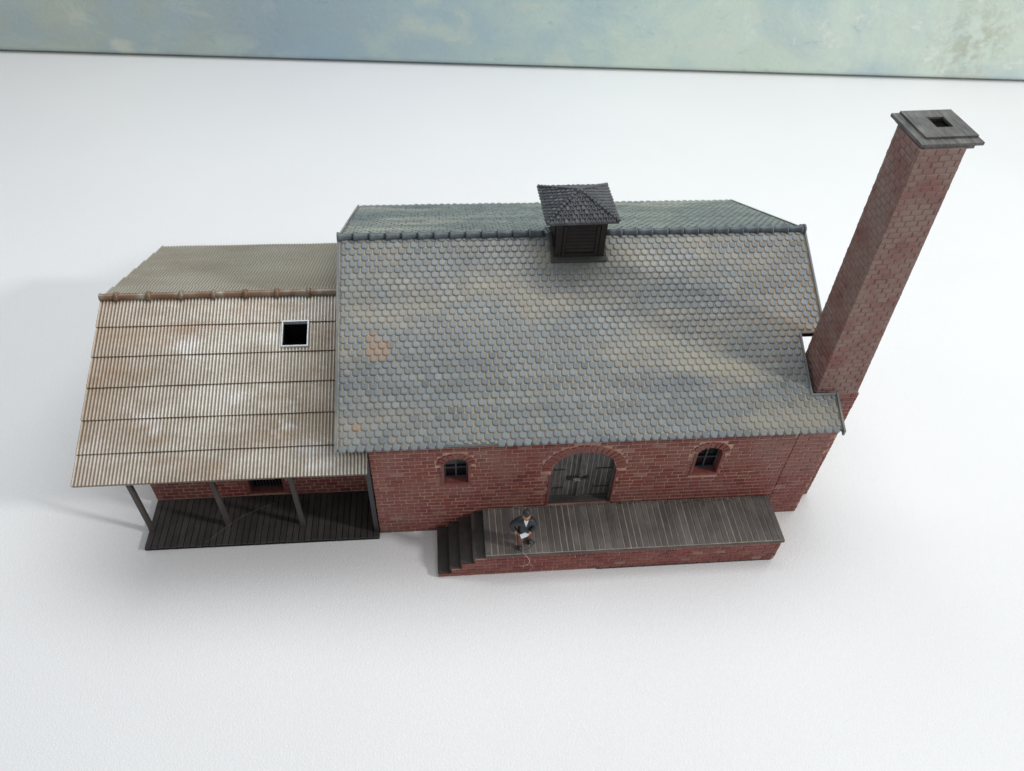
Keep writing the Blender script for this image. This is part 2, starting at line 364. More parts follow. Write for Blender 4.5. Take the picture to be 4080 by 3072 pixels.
def opening_wall(mb, x0, x1, z0, z1, y, t, ops, mi=0, rv=0, topz=None, step=0.08):
    """vertical wall in the plane Y=y (thickness t behind it) with arched openings.
    ops: (xa, xb, za, zs, zt) sides, bottom, springing, crown."""
    xs = {x0, x1}
    for xa, xb, za, zs, zt in ops:
        n = 16
        for k in range(n + 1): xs.add(xa + (xb - xa) * k / n)
    xs = sorted(xs)
    def top(op, x):
        xa, xb, za, zs, zt = op; c = (xa + xb) / 2; a = (xb - xa) / 2; q = max(0, 1 - ((x - c) / a) ** 2)
        return zs + (zt - zs) * math.sqrt(q)
    tz = topz or (lambda x: z1)
    for a, b in zip(xs, xs[1:]):
        if b - a < 1e-5: continue
        cur = (z0, z0)
        for op in sorted(ops, key=lambda o: o[2]):
            if a >= op[0] - 1e-6 and b <= op[1] + 1e-6:
                if op[2] > cur[0] + 1e-5:
                    for yy in (y, y + t): mb.quad((a, yy, cur[0]), (b, yy, cur[1]), (b, yy, op[2]), (a, yy, op[2]), mi)
                    mb.quad((a, y, op[2]), (b, y, op[2]), (b, y + t, op[2]), (a, y + t, op[2]), rv)
                ta, tb = top(op, a), top(op, b)
                mb.quad((a, y, ta), (b, y, tb), (b, y + t, tb), (a, y + t, ta), rv)
                cur = (ta, tb)
        for yy in (y, y + t): mb.quad((a, yy, cur[0]), (b, yy, cur[1]), (b, yy, tz(b)), (a, yy, tz(a)), mi)
    for op in ops:
        for xx in (op[0], op[1]): mb.quad((xx, y, op[2]), (xx, y + t, op[2]), (xx, y + t, op[3]), (xx, y, op[3]), rv)

def arch(mb, op, y, dep, rout, n, mi, seed=0, start=0.0, proud=0.035):
    rnd = random.Random(seed); xa, xb, za, zs, zt = op; c = (xa + xb) / 2; a = (xb - xa) / 2; b = zt - zs
    for k in range(n):
        g_ = 0.14
        t0 = math.pi - start - (math.pi - 2 * start) * (k + g_) / n; t1 = math.pi - start - (math.pi - 2 * start) * (k + 1 - g_) / n
        ro = rout * rnd.uniform(0.93, 1.05)
        def pt(t, r, yy):
            nx, nz = math.cos(t) / a, math.sin(t) / b; l = math.hypot(nx, nz)
            return (c + a * math.cos(t) + r * nx / l, yy, zs + b * math.sin(t) + r * nz / l)
        yo = y - proud * rnd.uniform(0.8, 1.2); i = 0.0
        vs = [pt(t0, 0.0, y + dep), pt(t1, 0.0, y + dep), pt(t1, ro, y), pt(t0, ro, y), pt(t0, 0.006, yo), pt(t1, 0.006, yo), pt(t1, ro - 0.015, yo), pt(t0, ro - 0.015, yo)]
        mb.add(vs, [(4, 5, 6, 7), (0, 1, 5, 4), (1, 2, 6, 5), (2, 3, 7, 6), (3, 0, 4, 7)], mi, (min(1, max(0, rnd.gauss(0.6, 0.2))), rnd.random(), 0))

# ------------------------------------------------------------------ the setting: table top
mb = MB(); mb.box(-75, 90, -40, 70, -3, 0)
o = mb.build('tabletop', M['table']); o['kind'] = 'structure'; o['label'] = 'white leather grained table top'

# painted canvas leaning up behind the model
A = Vector((-29.645, 43.94, 0)); B = Vector((48.893, 38.683, 0)); ax = (B - A).normalized(); nrm = Vector((-ax.y, ax.x, 0))
A2 = A - ax * 22; B2 = B + ax * 24; L = (B2 - A2).length
can = thing('painting', 'blue, green and cream textured oil painting standing on edge behind the model', 'painting')
mb = MB(); nx, nz = 90, 30; H = 46; th = 1.7; prof = []
# outline of canvas wrap: rounded lower edge, front face, rounded top
mb2 = []
sec = [(th, 0.10), (0.75, 0.10), (0.4, 0.13), (0.12, 0.26), (0.0, 0.5), (0.0, H - 0.3), (0.2, H), (th, H)]
vs = []; fs = []
for i in range(nx + 1):
    for d, z in sec: vs.append(A2 + ax * (L * i / nx) + nrm * d + Vector((0, 0, z)))
k = len(sec)
for i in range(nx):
    for j in range(k): fs.append((i * k + j, i * k + (j + 1) % k, (i + 1) * k + (j + 1) % k, (i + 1) * k + j))
fs.append(tuple(range(k))); fs.append(tuple(range(nx * k, nx * k + k))[::-1])
mb.add(vs, fs); o = mb.build('canvas', M['paint'], can); fixn(o)
for s0, s1 in ((0.6, 3.0), (L - 3.0, L - 0.6)):
    mb = MB()
    p = [A2 + ax * s0 + nrm * (th + 0.05), A2 + ax * s1 + nrm * (th + 0.05), A2 + ax * s1 + nrm * (th + 1.6), A2 + ax * s0 + nrm * (th + 1.6)]
    mb.hexa([q + Vector((0, 0, 0.1)) for q in p] + [q + Vector((0, 0, H - 0.5)) for q in p])
    mb.build('stretcher_bar', mat_plain('pine', (0.45, 0.32, 0.18)), can)

# ------------------------------------------------------------------ main hall
RL, RR = -1.0, 16.78; E_, ZE = 0.571, 5.748; YR, ZR = 6.791, 9.225
YB = 2 * YR + E_
sl = (ZR - ZE) / (YR + E_)
def roofz(y): return ZR - sl * abs(y - YR)
XG = 15.5                      # right gable wall plane
WT = 0.35                      # wall thickness
WB = 2 * YR                    # back wall plane
hall = thing('brick_building', 'model red brick hall with slate roof, arched double doors, roof cupola and tall chimney', 'model building')
DOOR = (6.53, 8.96, 1.43, 3.55, 4.56)
W1 = (2.59, 3.46, 3.09, 4.17, 4.50)
W2 = (11.93, 12.86, 3.03, 4.20, 4.53)
def inside(op, x, z, pad=0.0, bpad=None):
    xa, xb, za, zs, zt = op; bpad = pad if bpad is None else bpad
    if x < xa - pad or x > xb + pad or z < za - bpad: return False
    if z <= zs: return True
    c = (xa + xb) / 2; a = (xb - xa) / 2 + pad; b = zt - zs + pad
    return ((x - c) / a) ** 2 + ((z - zs) / b) ** 2 < 1
def outside_arch(op, x, z, r):
    # region of voussoirs above springing
    return not (z > op[3] - 0.12 and inside((op[0], op[1], op[3] - 0.2, op[3], op[4]), x, z, r))
# front wall
mb = MB(); zt = roofz(0) - 0.10
opening_wall(mb, 0, XG, 0, zt, 0, WT, [DOOR, W1, W2], 0, 2)
mb.quad((0, 0, 0), (0, WT, 0), (0, WT, zt), (0, 0, zt), 0)
mb.quad((XG, 0, 0), (XG, WT, 0), (XG, WT, zt), (XG, 0, zt), 0)
def free_front(x, z):
    if inside(DOOR, x, z, 0.085) or not outside_arch(DOOR, x, z, 0.385): return False
    for op in (W1, W2):
        if inside(op, x, z, 0.115, 0.145) or not outside_arch(op, x, z, 0.305): return False
    if z < 1.15 and x > 4.0 and x < 15.3: return False
    return True
bricks(mb, (0, 0, 0), (XG, 0, 0), (XG, 0, zt), (0, 0, zt), (0, -1, 0), 0.465, 0.215, free_front, 3)
front = mb.build('wall', [M['mortar'], M['brick'], M['jamb']], hall)
# gable walls and back wall
def gable(xp, nx_, seed, y0, y1, zf, step=None, t=WT):
    mb = MB(); s_ = 1 if nx_ < 0 else -1
    def q(x):
        ym = (y0 + y1) / 2
        a = [(x, y0, 0), (x, y1, 0), (x, y1, zf(y1)), (x, ym, zf(ym)), (x, y0, zf(y0))]; return a
    a = q(xp); b = q(xp + s_ * t); mb.add(a + b, [(0, 1, 2, 3, 4), (5, 6, 7, 8, 9), (0, 1, 6, 5), (1, 2, 7, 6), (2, 3, 8, 7), (3, 4, 9, 8), (4, 0, 5, 9)])
    H = zf((y0 + y1) / 2); W = y1 - y0
    if nx_ < 0: bricks(mb, (xp, y1, 0), (xp, y0, 0), (xp, y0, H), (xp, y1, H), (-1, 0, 0), 0.465, 0.215, lambda u, z: z < zf(y1 - u) - 0.12, seed)
    else: bricks(mb, (xp, y0, 0), (xp, y1, 0), (xp, y1, H), (xp, y0, H), (1, 0, 0), 0.465, 0.215, lambda u, z: z < zf(y0 + u) - 0.12, seed)
    return mb
under = lambda y: roofz(y) - 0.12
gable(0.0, -1, 11, WT + 0.003, WB - WT - 0.003, under).build('wall', [M['mortar'], M['brick']], hall)
gable(XG, 1, 12, WT + 0.003, WB - WT - 0.003, under).build('wall', [M['mortar'], M['brick']], hall)
mb = MB(); mb.box(0, XG, WB - WT, WB, 0, roofz(WB) - 0.1)
bricks(mb, (XG, WB, 0), (0, WB, 0), (0, WB, zt), (XG, WB, zt), (0, 1, 0), 0.465, 0.215, None, 13)
mb.build('wall', [M['mortar'], M['brick']], hall)
# dark inner lining, floor
mb = MB(); mb.box(0.4, XG - 0.4, 0.9, WB - 0.5, 0.02, 0.08); mb.build('inner_floor', M['black'], hall)

# ---- roof slopes
def slab(mb, rects, front, mi=1, th=0.10):
    for x0, x1, y0, y1 in rects:
        z0, z1 = roofz(y0), roofz(y1)
        mb.hexa([(x0, y0, z0 - th), (x1, y0, z0 - th), (x1, y1, z1 - th), (x0, y1, z1 - th), (x0, y0, z0), (x1, y0, z0), (x1, y1, z1), (x0, y1, z1)], mi)
NX0, NX1, NY0, NY1 = 15.84, RR, 0.75, 2.87
mb = MB()
slab(mb, [(RL, RR, NY1, YR), (RL, NX0, NY0, NY1), (RL, RR, -E_ + 0.13, NY0)], True)
Vd = Vector((0, -1, -sl)).normalized(); Nf = Vector((0, -sl, 1)).normalized()
LEN = math.hypot(YR + E_, ZR - ZE)
def keep_f(u, v):
    y = YR + Vd.y * v; x = RL + u
    if x > NX0 - 0.05 and NY0 - 0.02 < y < NY1 + 0.02: return False
    if 6.8 < x < 8.95 and y > 5.68: return False
    return True
def trim_f(u, r, rows, L):
    x = RL + u
    if r == rows - 1 and 2.55 < x < 4.25: return L * (0.52 if x < 3.3 else 0.4)
    return L
tiles(mb, Vector((RL + 0.07, YR - 0.0, ZR)) + Nf * 0.004, (1, 0, 0), Vd, Nf, RR - RL - 0.13, LEN, 0.298, 0.247, 0, 5, keep_f, 0.035, None, trim_f)
# raised verge strips along free edges
def strip(mb, x, y0, y1, w=0.07, h=0.075, mi=0):
    z0, z1 = roofz(y0), roofz(y1)
    mb.hexa([(x, y0, z0 - 0.14), (x + w, y0, z0 - 0.14), (x + w, y1, z1 - 0.14), (x, y1, z1 - 0.14), (x, y0, z0 + h), (x + w, y0, z0 + h), (x + w, y1, z1 + h), (x, y1, z1 + h)], mi, (0.3, 0, 0))
strip(mb, RL - 0.03, -E_ - 0.02, YR); strip(mb, RR - 0.04, -E_, NY0 - 0.0); strip(mb, RR - 0.04, NY1, YR); strip(mb, NX0 - 0.05, NY0, NY1)
for y in (NY0 - 0.06, NY1): 
    z0 = roofz(y); mb.hexa([(NX0 - 0.05 + (0.075 if y > 1 else 0), y, z0 - 0.14), (RR - 0.045, y, z0 - 0.14), (RR - 0.045, y + 0.06, z0 - 0.11), (NX0 - 0.05 + (0.075 if y > 1 else 0), y + 0.06, z0 - 0.11), (NX0 - 0.05 + (0.075 if y > 1 else 0), y, z0 + 0.055), (RR - 0.045, y, z0 + 0.055), (RR - 0.045, y + 0.06, z0 + 0.085), (NX0 - 0.05 + (0.075 if y > 1 else 0), y + 0.06, z0 + 0.085)], 0, (0.3, 0, 0))
zf_ = -E_ + 0.13; mb.hexa([(RL, zf_ - 0.014, roofz(zf_) - 0.11), (RR, zf_ - 0.014, roofz(zf_) - 0.11), (RR, zf_ - 0.001, roofz(zf_) - 0.11), (RL, zf_ - 0.001, roofz(zf_) - 0.11), (RL, zf_ - 0.014, roofz(zf_) + 0.01), (RR, zf_ - 0.014, roofz(zf_) + 0.01), (RR, zf_ - 0.001, roofz(zf_) + 0.01), (RL, zf_ - 0.001, roofz(zf_) + 0.01)], 0, (0.25, 0, 0))
roof = mb.build('roof', [M['tile'], M['bed']], hall)
mb = MB(); slab(mb, [(RL, RR, YR + 0.002, YB - 0.07)], False)
Vb = Vector((0, 1, -sl)).normalized(); Nb = Vector((0, sl, 1)).normalized()
tiles(mb, Vector((RR - 0.06, YR, ZR)) + Nb * 0.004, (-1, 0, 0), Vb, Nb, RR - RL - 0.13, LEN, 0.298, 0.247, 0, 6, lambda u, v: not (6.8 < RR - u < 8.95 and v < 1.15), 0.06)
strip(mb, RL - 0.03, YR, YB + 0.02); strip(mb, RR - 0.04, YR, YB)
back_roof = mb.build('roof', [M['tileb'], M['bedb']], hall); back_roof['label'] = 'far greenish grey slope of the tiled roof'
# ridge tiles
mb = MB(); x = RL - 0.03; rnd = random.Random(3)
while x < RR - 0.1:
    nxt = min(x + 0.59, RR + 0.01); ln = nxt - x
    if not (6.75 < x + ln / 2 < 8.9):
        if x < 7: prof = [(0, 0.10), (0.0, 0.19), (0.05, 0.198), (0.11, 0.15), (ln * 0.7, 0.125), (ln, 0.125)]
        else: prof = [(0, 0.125), (ln * 0.35, 0.125), (ln - 0.12, 0.145), (ln - 0.06, 0.196), (ln, 0.19), (ln, 0.1)]
        mb.lathe(prof, (x, YR, ZR + 0.03 + rnd.uniform(-0.006, 0.006)), (1, rnd.uniform(-0.01, 0.01), 0), 14, 0, (rnd.random() * 0.7, 0, 0))
    x = nxt
    if abs(x - 7.85) < 0.3: mb.build('ridge_tiles', M['ridge'], hall); mb = MB()
mb.build('ridge_tiles', M['ridge'], hall)

# ---- door
dr = holder('door', hall)
YD = 0.30
mb = MB(); rnd = random.Random(9)
def leaf(x0, x1, seed):
    mb = MB(); rnd = random.Random(seed); n = 6
    def topz(x): 
        c = (DOOR[0] + DOOR[1]) / 2; a = (DOOR[1] - DOOR[0]) / 2 + 0.02; return DOOR[3] + (DOOR[4] - DOOR[3] + 0.03) * math.sqrt(max(0, 1 - ((x - c) / a) ** 2))
    # backing board (shows in the grooves)
    k = 14; xs = [x0 + (x1 - x0) * i / k for i in range(k + 1)]
    for a, b in zip(xs, xs[1:]): mb.quad((a, YD + 0.004, DOOR[2]), (b, YD + 0.004, DOOR[2]), (b, YD + 0.004, topz(b)), (a, YD + 0.004, topz(a)), 1)
    w_ = (x1 - x0) / n
    for i in range(n):
        a = x0 + w_ * i + 0.017; b = x0 + w_ * (i + 1) - 0.017; f = YD - 0.012 * rnd.random(); z0 = DOOR[2] + 0.14
        za, zb = topz(a), topz(b)
        mb.hexa([(a, f, z0), (b, f, z0), (b, YD + 0.004, z0), (a, YD + 0.004, z0), (a, f, za), (b, f, zb), (b, YD + 0.004, zb), (a, YD + 0.004, za)], 0, (rnd.random() * 0.6, 0, 0))
    o = mb.build('door_leaf', [M['door'], M['doorgap']], dr)
    return o
xm = 7.72
l1 = leaf(DOOR[0] + 0.08, xm - 0.02, 1); l2 = leaf(xm + 0.02, DOOR[1] - 0.02, 2)
mb = MB(); mb.box(xm - 0.07, xm + 0.05, YD - 0.07, YD + 0.019, DOOR[2] + 0.1, DOOR[4] - 0.02); mb.build('meeting_stile', M['door'], dr, 0.01)
for a, b, c in ((DOOR[0] + 0.002, DOOR[0] + 0.09, 0.06), (DOOR[1] - 0.06, DOOR[1] - 0.002, 0.1)):
    mb = MB(); mb.box(a, b, c, YD + 0.05, DOOR[2], DOOR[3] + 0.2); mb.build('door_post', M['door'], dr, 0.01)
mb = MB(); mb.box(DOOR[0] + 0.09, DOOR[1] - 0.07, 0.02, YD + 0.05, DOOR[2] - 0.03, DOOR[2] + 0.06); mb.box(DOOR[0] + 0.09, DOOR[1] - 0.07, YD - 0.1, YD + 0.04, DOOR[2] + 0.062, DOOR[2] + 0.14); mb.build('threshold', M['step'], dr, 0.012)
for lf, xa, s_ in ((l1, DOOR[0] + 0.1, 1), (l2, DOOR[1] - 0.05, -1)):
    for z in (DOOR[2] + 0.62, DOOR[2] + 1.75):
        mb = MB(); a, b = sorted((xa, xa + s_ * 0.62)); mb.box(a, b - 0.12 if s_ > 0 else b, YD - 0.035, YD - 0.014, z, z + 0.055)
        mb.build('hinge', M['iron'], lf, 0.008)
mb = MB(); mb.beam((xm - 0.42, YD - 0.09, 2.72), (xm + 0.3, YD - 0.09, 2.70), 0.07, 0.05, (0, 1, 0)); mb.box(xm - 0.5, xm - 0.32, YD - 0.1, YD - 0.02, 2.64, 2.80); mb.box(xm + 0.2, xm + 0.32, YD - 0.1, YD - 0.02, 2.64, 2.78); mb.build('latch', M['iron'], dr, 0.01)
mb = MB(); mb.beam((xm - 0.28, YD - 0.15, 2.77), (xm - 0.02, YD - 0.15, 2.76), 0.035, 0.035, (0, 1, 0)); mb.beam((xm - 0.19, YD - 0.15, 2.84), (xm - 0.19, YD - 0.15, 2.62), 0.035, 0.03, (0, 1, 0)); mb.beam((xm - 0.26, YD - 0.15, 2.66), (xm - 0.0, YD - 0.15, 2.66), 0.03, 0.03, (0, 1, 0)); mb.build('handle', M['brass'], dr, 0.008)
mb = MB(); arch(mb, DOOR, 0, 0.1, 0.37, 19, 0, 4, -0.02); mb.build('brick_arch', M['brick'], dr)
for a, b, c in ((DOOR[0] - 0.075, DOOR[0] - 0.002, DOOR[3] - 0.25), (DOOR[1] + 0.002, DOOR[1] + 0.07, DOOR[3] - 0.1)):
    mb = MB(); mb.box(a, b, -0.045, 0.04, 1.42, c); mb.build('jamb', M['jamb'], dr, 0.01)

# ---- windows
def window(op, seed, nv):
    w_ = holder('window', hall); xa, xb, za, zs, zt = op; yf = 0.24; c = (xa + xb) / 2
    mb = MB(); t = 0.055
    mb.box(xa + 0.002, xa + t, yf, yf + 0.06, za + 0.1, zs + 0.1); mb.box(xb - t, xb - 0.002, yf, yf + 0.06, za + 0.1, zs + 0.1)
    mb.box(c - 0.028, c + 0.028, yf - 0.004, yf + 0.06, za + 0.09, zt + 0.03); zm = (za + zs) / 2 + 0.06
    mb.box(xa + t, c - 0.03, yf, yf + 0.05, zm - 0.02, zm + 0.02); mb.box(c + 0.03, xb - t, yf, yf + 0.05, zm - 0.02, zm + 0.02)
    mb.box(xa + t, c - 0.03, yf, yf + 0.05, zs + 0.02, zs + 0.06); mb.box(c + 0.03, xb - t, yf, yf + 0.05, zs + 0.02, zs + 0.06)
    mb.box(xa + 0.004, xb - 0.004, yf - 0.02, yf + 0.06, za + 0.03, za + 0.09)
    fr = mb.build('frame', M['sash'], w_, 0.006)
    mb = MB(); mb.box(xa - 0.0, xb + 0.0, yf + 0.07, yf + 0.08, za, zt); mb.build('pane', M['glass'], w_)
    mb = MB(); mb.box(xa - 0.10, xb + 0.10, -0.05, -0.002, za - 0.12, za - 0.03)
    mb.hexa([(xa + 0.003, -0.045, za - 0.028), (xb - 0.003, -0.045, za - 0.028), (xb - 0.003, yf, za + 0.003), (xa + 0.003, yf, za + 0.003), (xa + 0.003, -0.045, za + 0.004), (xb - 0.003, -0.045, za + 0.004), (xb - 0.003, yf, za + 0.03), (xa + 0.003, yf, za + 0.03)])
    mb.build('sill', M['jamb'], w_, 0.008)
    for a, b in ((xa - 0.105, xa - 0.002), (xb + 0.002, xb + 0.105)):
        mb = MB(); mb.box(a, b, -0.047, 0.03, za - 0.028, zs - 0.02); mb.build('jamb', M['jamb'], w_, 0.01)
    mb = MB(); arch(mb, op, 0, 0.08, 0.29, nv, 0, seed, 0.0, 0.045); mb.build('brick_arch', M['brick'], w_)
    return w_
window(W1, 21, 9); window(W2, 22, 9)

# ---- cupola
cu = holder('cupola', hall)
bx0, bx1, by0, by1 = 6.97, 8.76, 5.90, 7.66; zt = 10.50
mb = MB(); mb.box(bx0, bx1, by0, by1, 8.5, zt)
for xa in (bx0 - 0.03, bx1 - 0.19):
    mb.box(xa, xa + 0.22, by0 - 0.05, by0 - 0.002, roofz(by0) - 0.05, zt - 0.05)
mb.box(bx0 + 0.2, bx1 - 0.2, by0 - 0.045, by0 - 0.002, roofz(by0) - 0.05, roofz(by0) + 0.2); mb.box(bx0 + 0.2, bx1 - 0.2, by0 - 0.045, by0 - 0.002, zt - 0.28, zt - 0.05)
body = mb.build('cupola_body', M['cup'], cu, 0.012)
mb = MB()
for k in range(8):
    z = roofz(by0) + 0.26 + k * 0.155
    mb.hexa([(bx0 + 0.36, by0 - 0.035, z), (bx1 - 0.36, by0 - 0.035, z), (bx1 - 0.36, by0 - 0.003, z + 0.03), (bx0 + 0.36, by0 - 0.003, z + 0.03), (bx0 + 0.36, by0 - 0.05, z + 0.03), (bx1 - 0.36, by0 - 0.05, z + 0.03), (bx1 - 0.36, by0 - 0.003, z + 0.12), (bx0 + 0.36, by0 - 0.003, z + 0.12)])
mb.box(bx0 + 0.24, bx0 + 0.345, by0 - 0.06, by0 - 0.003, roofz(by0) + 0.21, zt - 0.29); mb.box(bx1 - 0.345, bx1 - 0.24, by0 - 0.06, by0 - 0.003, roofz(by0) + 0.21, zt - 0.29)
mb.build('louvre', M['cup'], cu, 0.004)
mb = MB()
for k in range(8):
    z = 9.1 + k * 0.16; mb.box(bx0 - 0.04, bx0 - 0.002, by0 + 0.3, by1 - 0.3, z, z + 0.09)
mb.build('louvre', M['cup'], cu, 0.004)
mb = MB()   # flashing collar lying on both slopes
def coll(x0, x1, y0, y1):
    h = 0.10; mb.hexa([(x0, y0, roofz(y0) - 0.05), (x1, y0, roofz(y0) - 0.05), (x1, y1, roofz(y1) - 0.05), (x0, y1, roofz(y1) - 0.05), (x0, y0, roofz(y0) + h), (x1, y0, roofz(y0) + h), (x1, y1, roofz(y1) + h), (x0, y1, roofz(y1) + h)])
coll(bx0 - 0.16, bx1 + 0.14, by0 - 0.22, by0 - 0.052); coll(bx0 - 0.16, bx0 - 0.045, by0 - 0.05, YR - 0.002); coll(bx1 + 0.035, bx1 + 0.14, by0 - 0.05, YR - 0.002)
coll(bx0 - 0.16, bx0 - 0.045, YR, by1 + 0.1); coll(bx1 + 0.035, bx1 + 0.14, YR, by1 + 0.1); coll(bx0 - 0.16, bx1 + 0.14, by1 + 0.1, by1 + 0.2)
mb.build('flashing', M['lead'], cu, 0.015)
# hipped roof
cx0, cx1, cy0, cy1 = 6.43, 9.15, 5.556, 8.043; ze, za = 10.52, 11.13
mb = MB(); cc = ((cx0 + cx1) / 2, (cy0 + cy1) / 2)
base = [(cx0 + .05, cy0 + .05, ze), (cx1 - .05, cy0 + .05, ze), (cx1 - .05, cy1 - .05, ze), (cx0 + .05, cy1 - .05, ze)]
low = [(x, y, z - 0.08) for x, y, z in base]
mb.add(base + low + [(cc[0], cc[1], za)], [(0, 1, 8), (1, 2, 8), (2, 3, 8), (3, 0, 8), (7, 6, 5, 4), (0, 4, 5, 1), (1, 5, 6, 2), (2, 6, 7, 3), (3, 7, 4, 0)])
crn = [(cx0, cy0), (cx1, cy0), (cx1, cy1), (cx0, cy1)]
for k in range(4):
    p, q = Vector((*crn[k], ze)), Vector((*crn[(k + 1) % 4], ze)); ap = Vector((cc[0], cc[1], za)); mid = (p + q) / 2
    U = (q - p).normalized(); V = (mid - ap); LL = V.length; V.normalize(); N = U.cross(-V).normalized()
    if N.z < 0: N = -N
    Wd = (q - p).length; O = ap - U * (Wd / 2)
    tiles(mb, O + N * 0.01, U, V, N, Wd, LL, 0.19, 0.165, 0, 40 + k, lambda u, v, Wd=Wd, LL=LL: abs(u - Wd / 2) < (v / LL) * Wd / 2 - 0.01, 0.04)
for k in range(4):   # hip ridge tiles
    a = Vector((cc[0], cc[1], za + 0.02)); b = Vector((*crn[k], ze + 0.02)).lerp(a, 0.04); n = 12
    for i in range(n):
        s0 = a.lerp(b, i / n); d = (b - a) / n; mb.lathe([(0, 0.04), (d.length * 0.7, 0.062), (d.length * 0.98, 0.072), (d.length, 0.03)], s0, d, 8)
cr = mb.build('cupola_roof', M['cuptile'], cu)
# slightly askew, as glued
Rm = Matrix.Translation(Vector((cc[0], cc[1], 0))) @ Matrix.Rotation(0.025, 4, 'Z') @ Matrix.Translation(Vector((-cc[0], -cc[1], 0)))
cr.data.transform(Rm)

# ---- chimney
ch = holder('chimney', hall)
KY0, KY1 = 0.889, 2.30
kb = [(16.06, KY0), (17.657, KY0), (17.657, KY1 + 0.1), (16.06, KY1 + 0.1)]
kt = [(15.88, 0.98), (17.31, 1.11), (17.34, 2.59), (15.92, 2.46)]
zb, ztp = 6.2, 15.90
mb = MB()
lo = [Vector((x, y, zb)) for x, y in kb]; hi = [Vector((x, y, ztp)) for x, y in kt]
for k in range(4):
    for i in range(48):
        a, b = i / 48, (i + 1) / 48; j = (k + 1) % 4
        mb.quad(lo[k].lerp(hi[k], a), lo[j].lerp(hi[j], a), lo[j].lerp(hi[j], b), lo[k].lerp(hi[k], b))
mb.quad(*hi); mb.quad(*lo[::-1])
for k in range(4):
    p, q, r, s_ = lo[k], lo[(k + 1) % 4], hi[(k + 1) % 4], hi[k]; N = (q - p).cross(s_ - p).normalized()
    bricks(mb, p, q, r, s_, N, 0.41, 0.195, None, 60 + k, 0.017, gap=0.036)
    # corner seam
mb.build('chimney_stack', [mat_mortar_s, M['stack']], ch)
mb = MB()
mb.box(15.55, 17.73, KY0, 2.42, 0, 6.2)
for q in (((15.55, KY0), (17.73, KY0), (0, -1, 0)), ((17.73, KY0), (17.73, 2.42), (1, 0, 0)), ((17.73, 2.42), (15.55, 2.42), (0, 1, 0))):
    (xa, ya), (xb, yb), N = q
    bricks(mb, (xa, ya, 0), (xb, yb, 0), (xb, yb, 6.2), (xa, ya, 6.2), N, 0.465, 0.215, None, 70)
mb.build('chimney_base', [M['mortar'], M['brick']], ch)
mb = MB(); mb.box(15.575, 16.93, 0.06, KY0 - 0.04, 0, 5.9); zz = 5.9
bricks(mb, (15.575, 0.06, 0), (16.93, 0.06, 0), (16.93, 0.06, zz), (15.575, 0.06, zz), (0, -1, 0), 0.45, 0.21, None, 81)
bricks(mb, (16.93, 0.1, 0), (16.93, KY0 - 0.04, 0), (16.93, KY0 - 0.04, zz), (16.93, 0.1, zz), (1, 0, 0), 0.45, 0.21, None, 82)
mb.build('pilaster', [M['mortar'], M['brick']], ch)
# cap: two stacked slabs with a square flue hole
def frame_slab(mb, ox0, ox1, oy0, oy1, hx0, hx1, hy0, hy1, z0, z1):
    mb.box(ox0, ox1, oy0, hy0, z0, z1); mb.box(ox0, ox1, hy1, oy1, z0, z1); mb.box(ox0, hx0, hy0 + .0005, hy1 - .0005, z0, z1); mb.box(hx1, ox1, hy0 + .0005, hy1 - .0005, z0, z1)
mb = MB()
frame_slab(mb, 15.88, 17.75, 1.10, 2.90, 16.66, 17.30, 1.84, 2.54, 15.93, 16.02)
frame_slab(mb, 16.12, 17.71, 1.38, 2.89, 16.72, 17.24, 1.90, 2.48, 16.022, 16.085)
frame_slab(mb, 15.96, 17.48, 1.08, 2.70, 16.60, 17.32, 1.80, 2.50, 15.86, 15.928)
cap = mb.build('chimney_cap', M['cap'], ch, 0.0)
b = cap.modifiers.new('weld', 'WELD')
Rm = Matrix.Translation(Vector((16.8, 2.0, 0))) @ Matrix.Rotation(0.055, 4, 'Z') @ Matrix.Translation(Vector((-16.8, -2.0, 0)))
cap.data.transform(Rm)
mb = MB(); mb.box(16.62, 17.3, 1.82, 2.48, 15.93, 15.945); mb.build('flue', M['black'], ch)

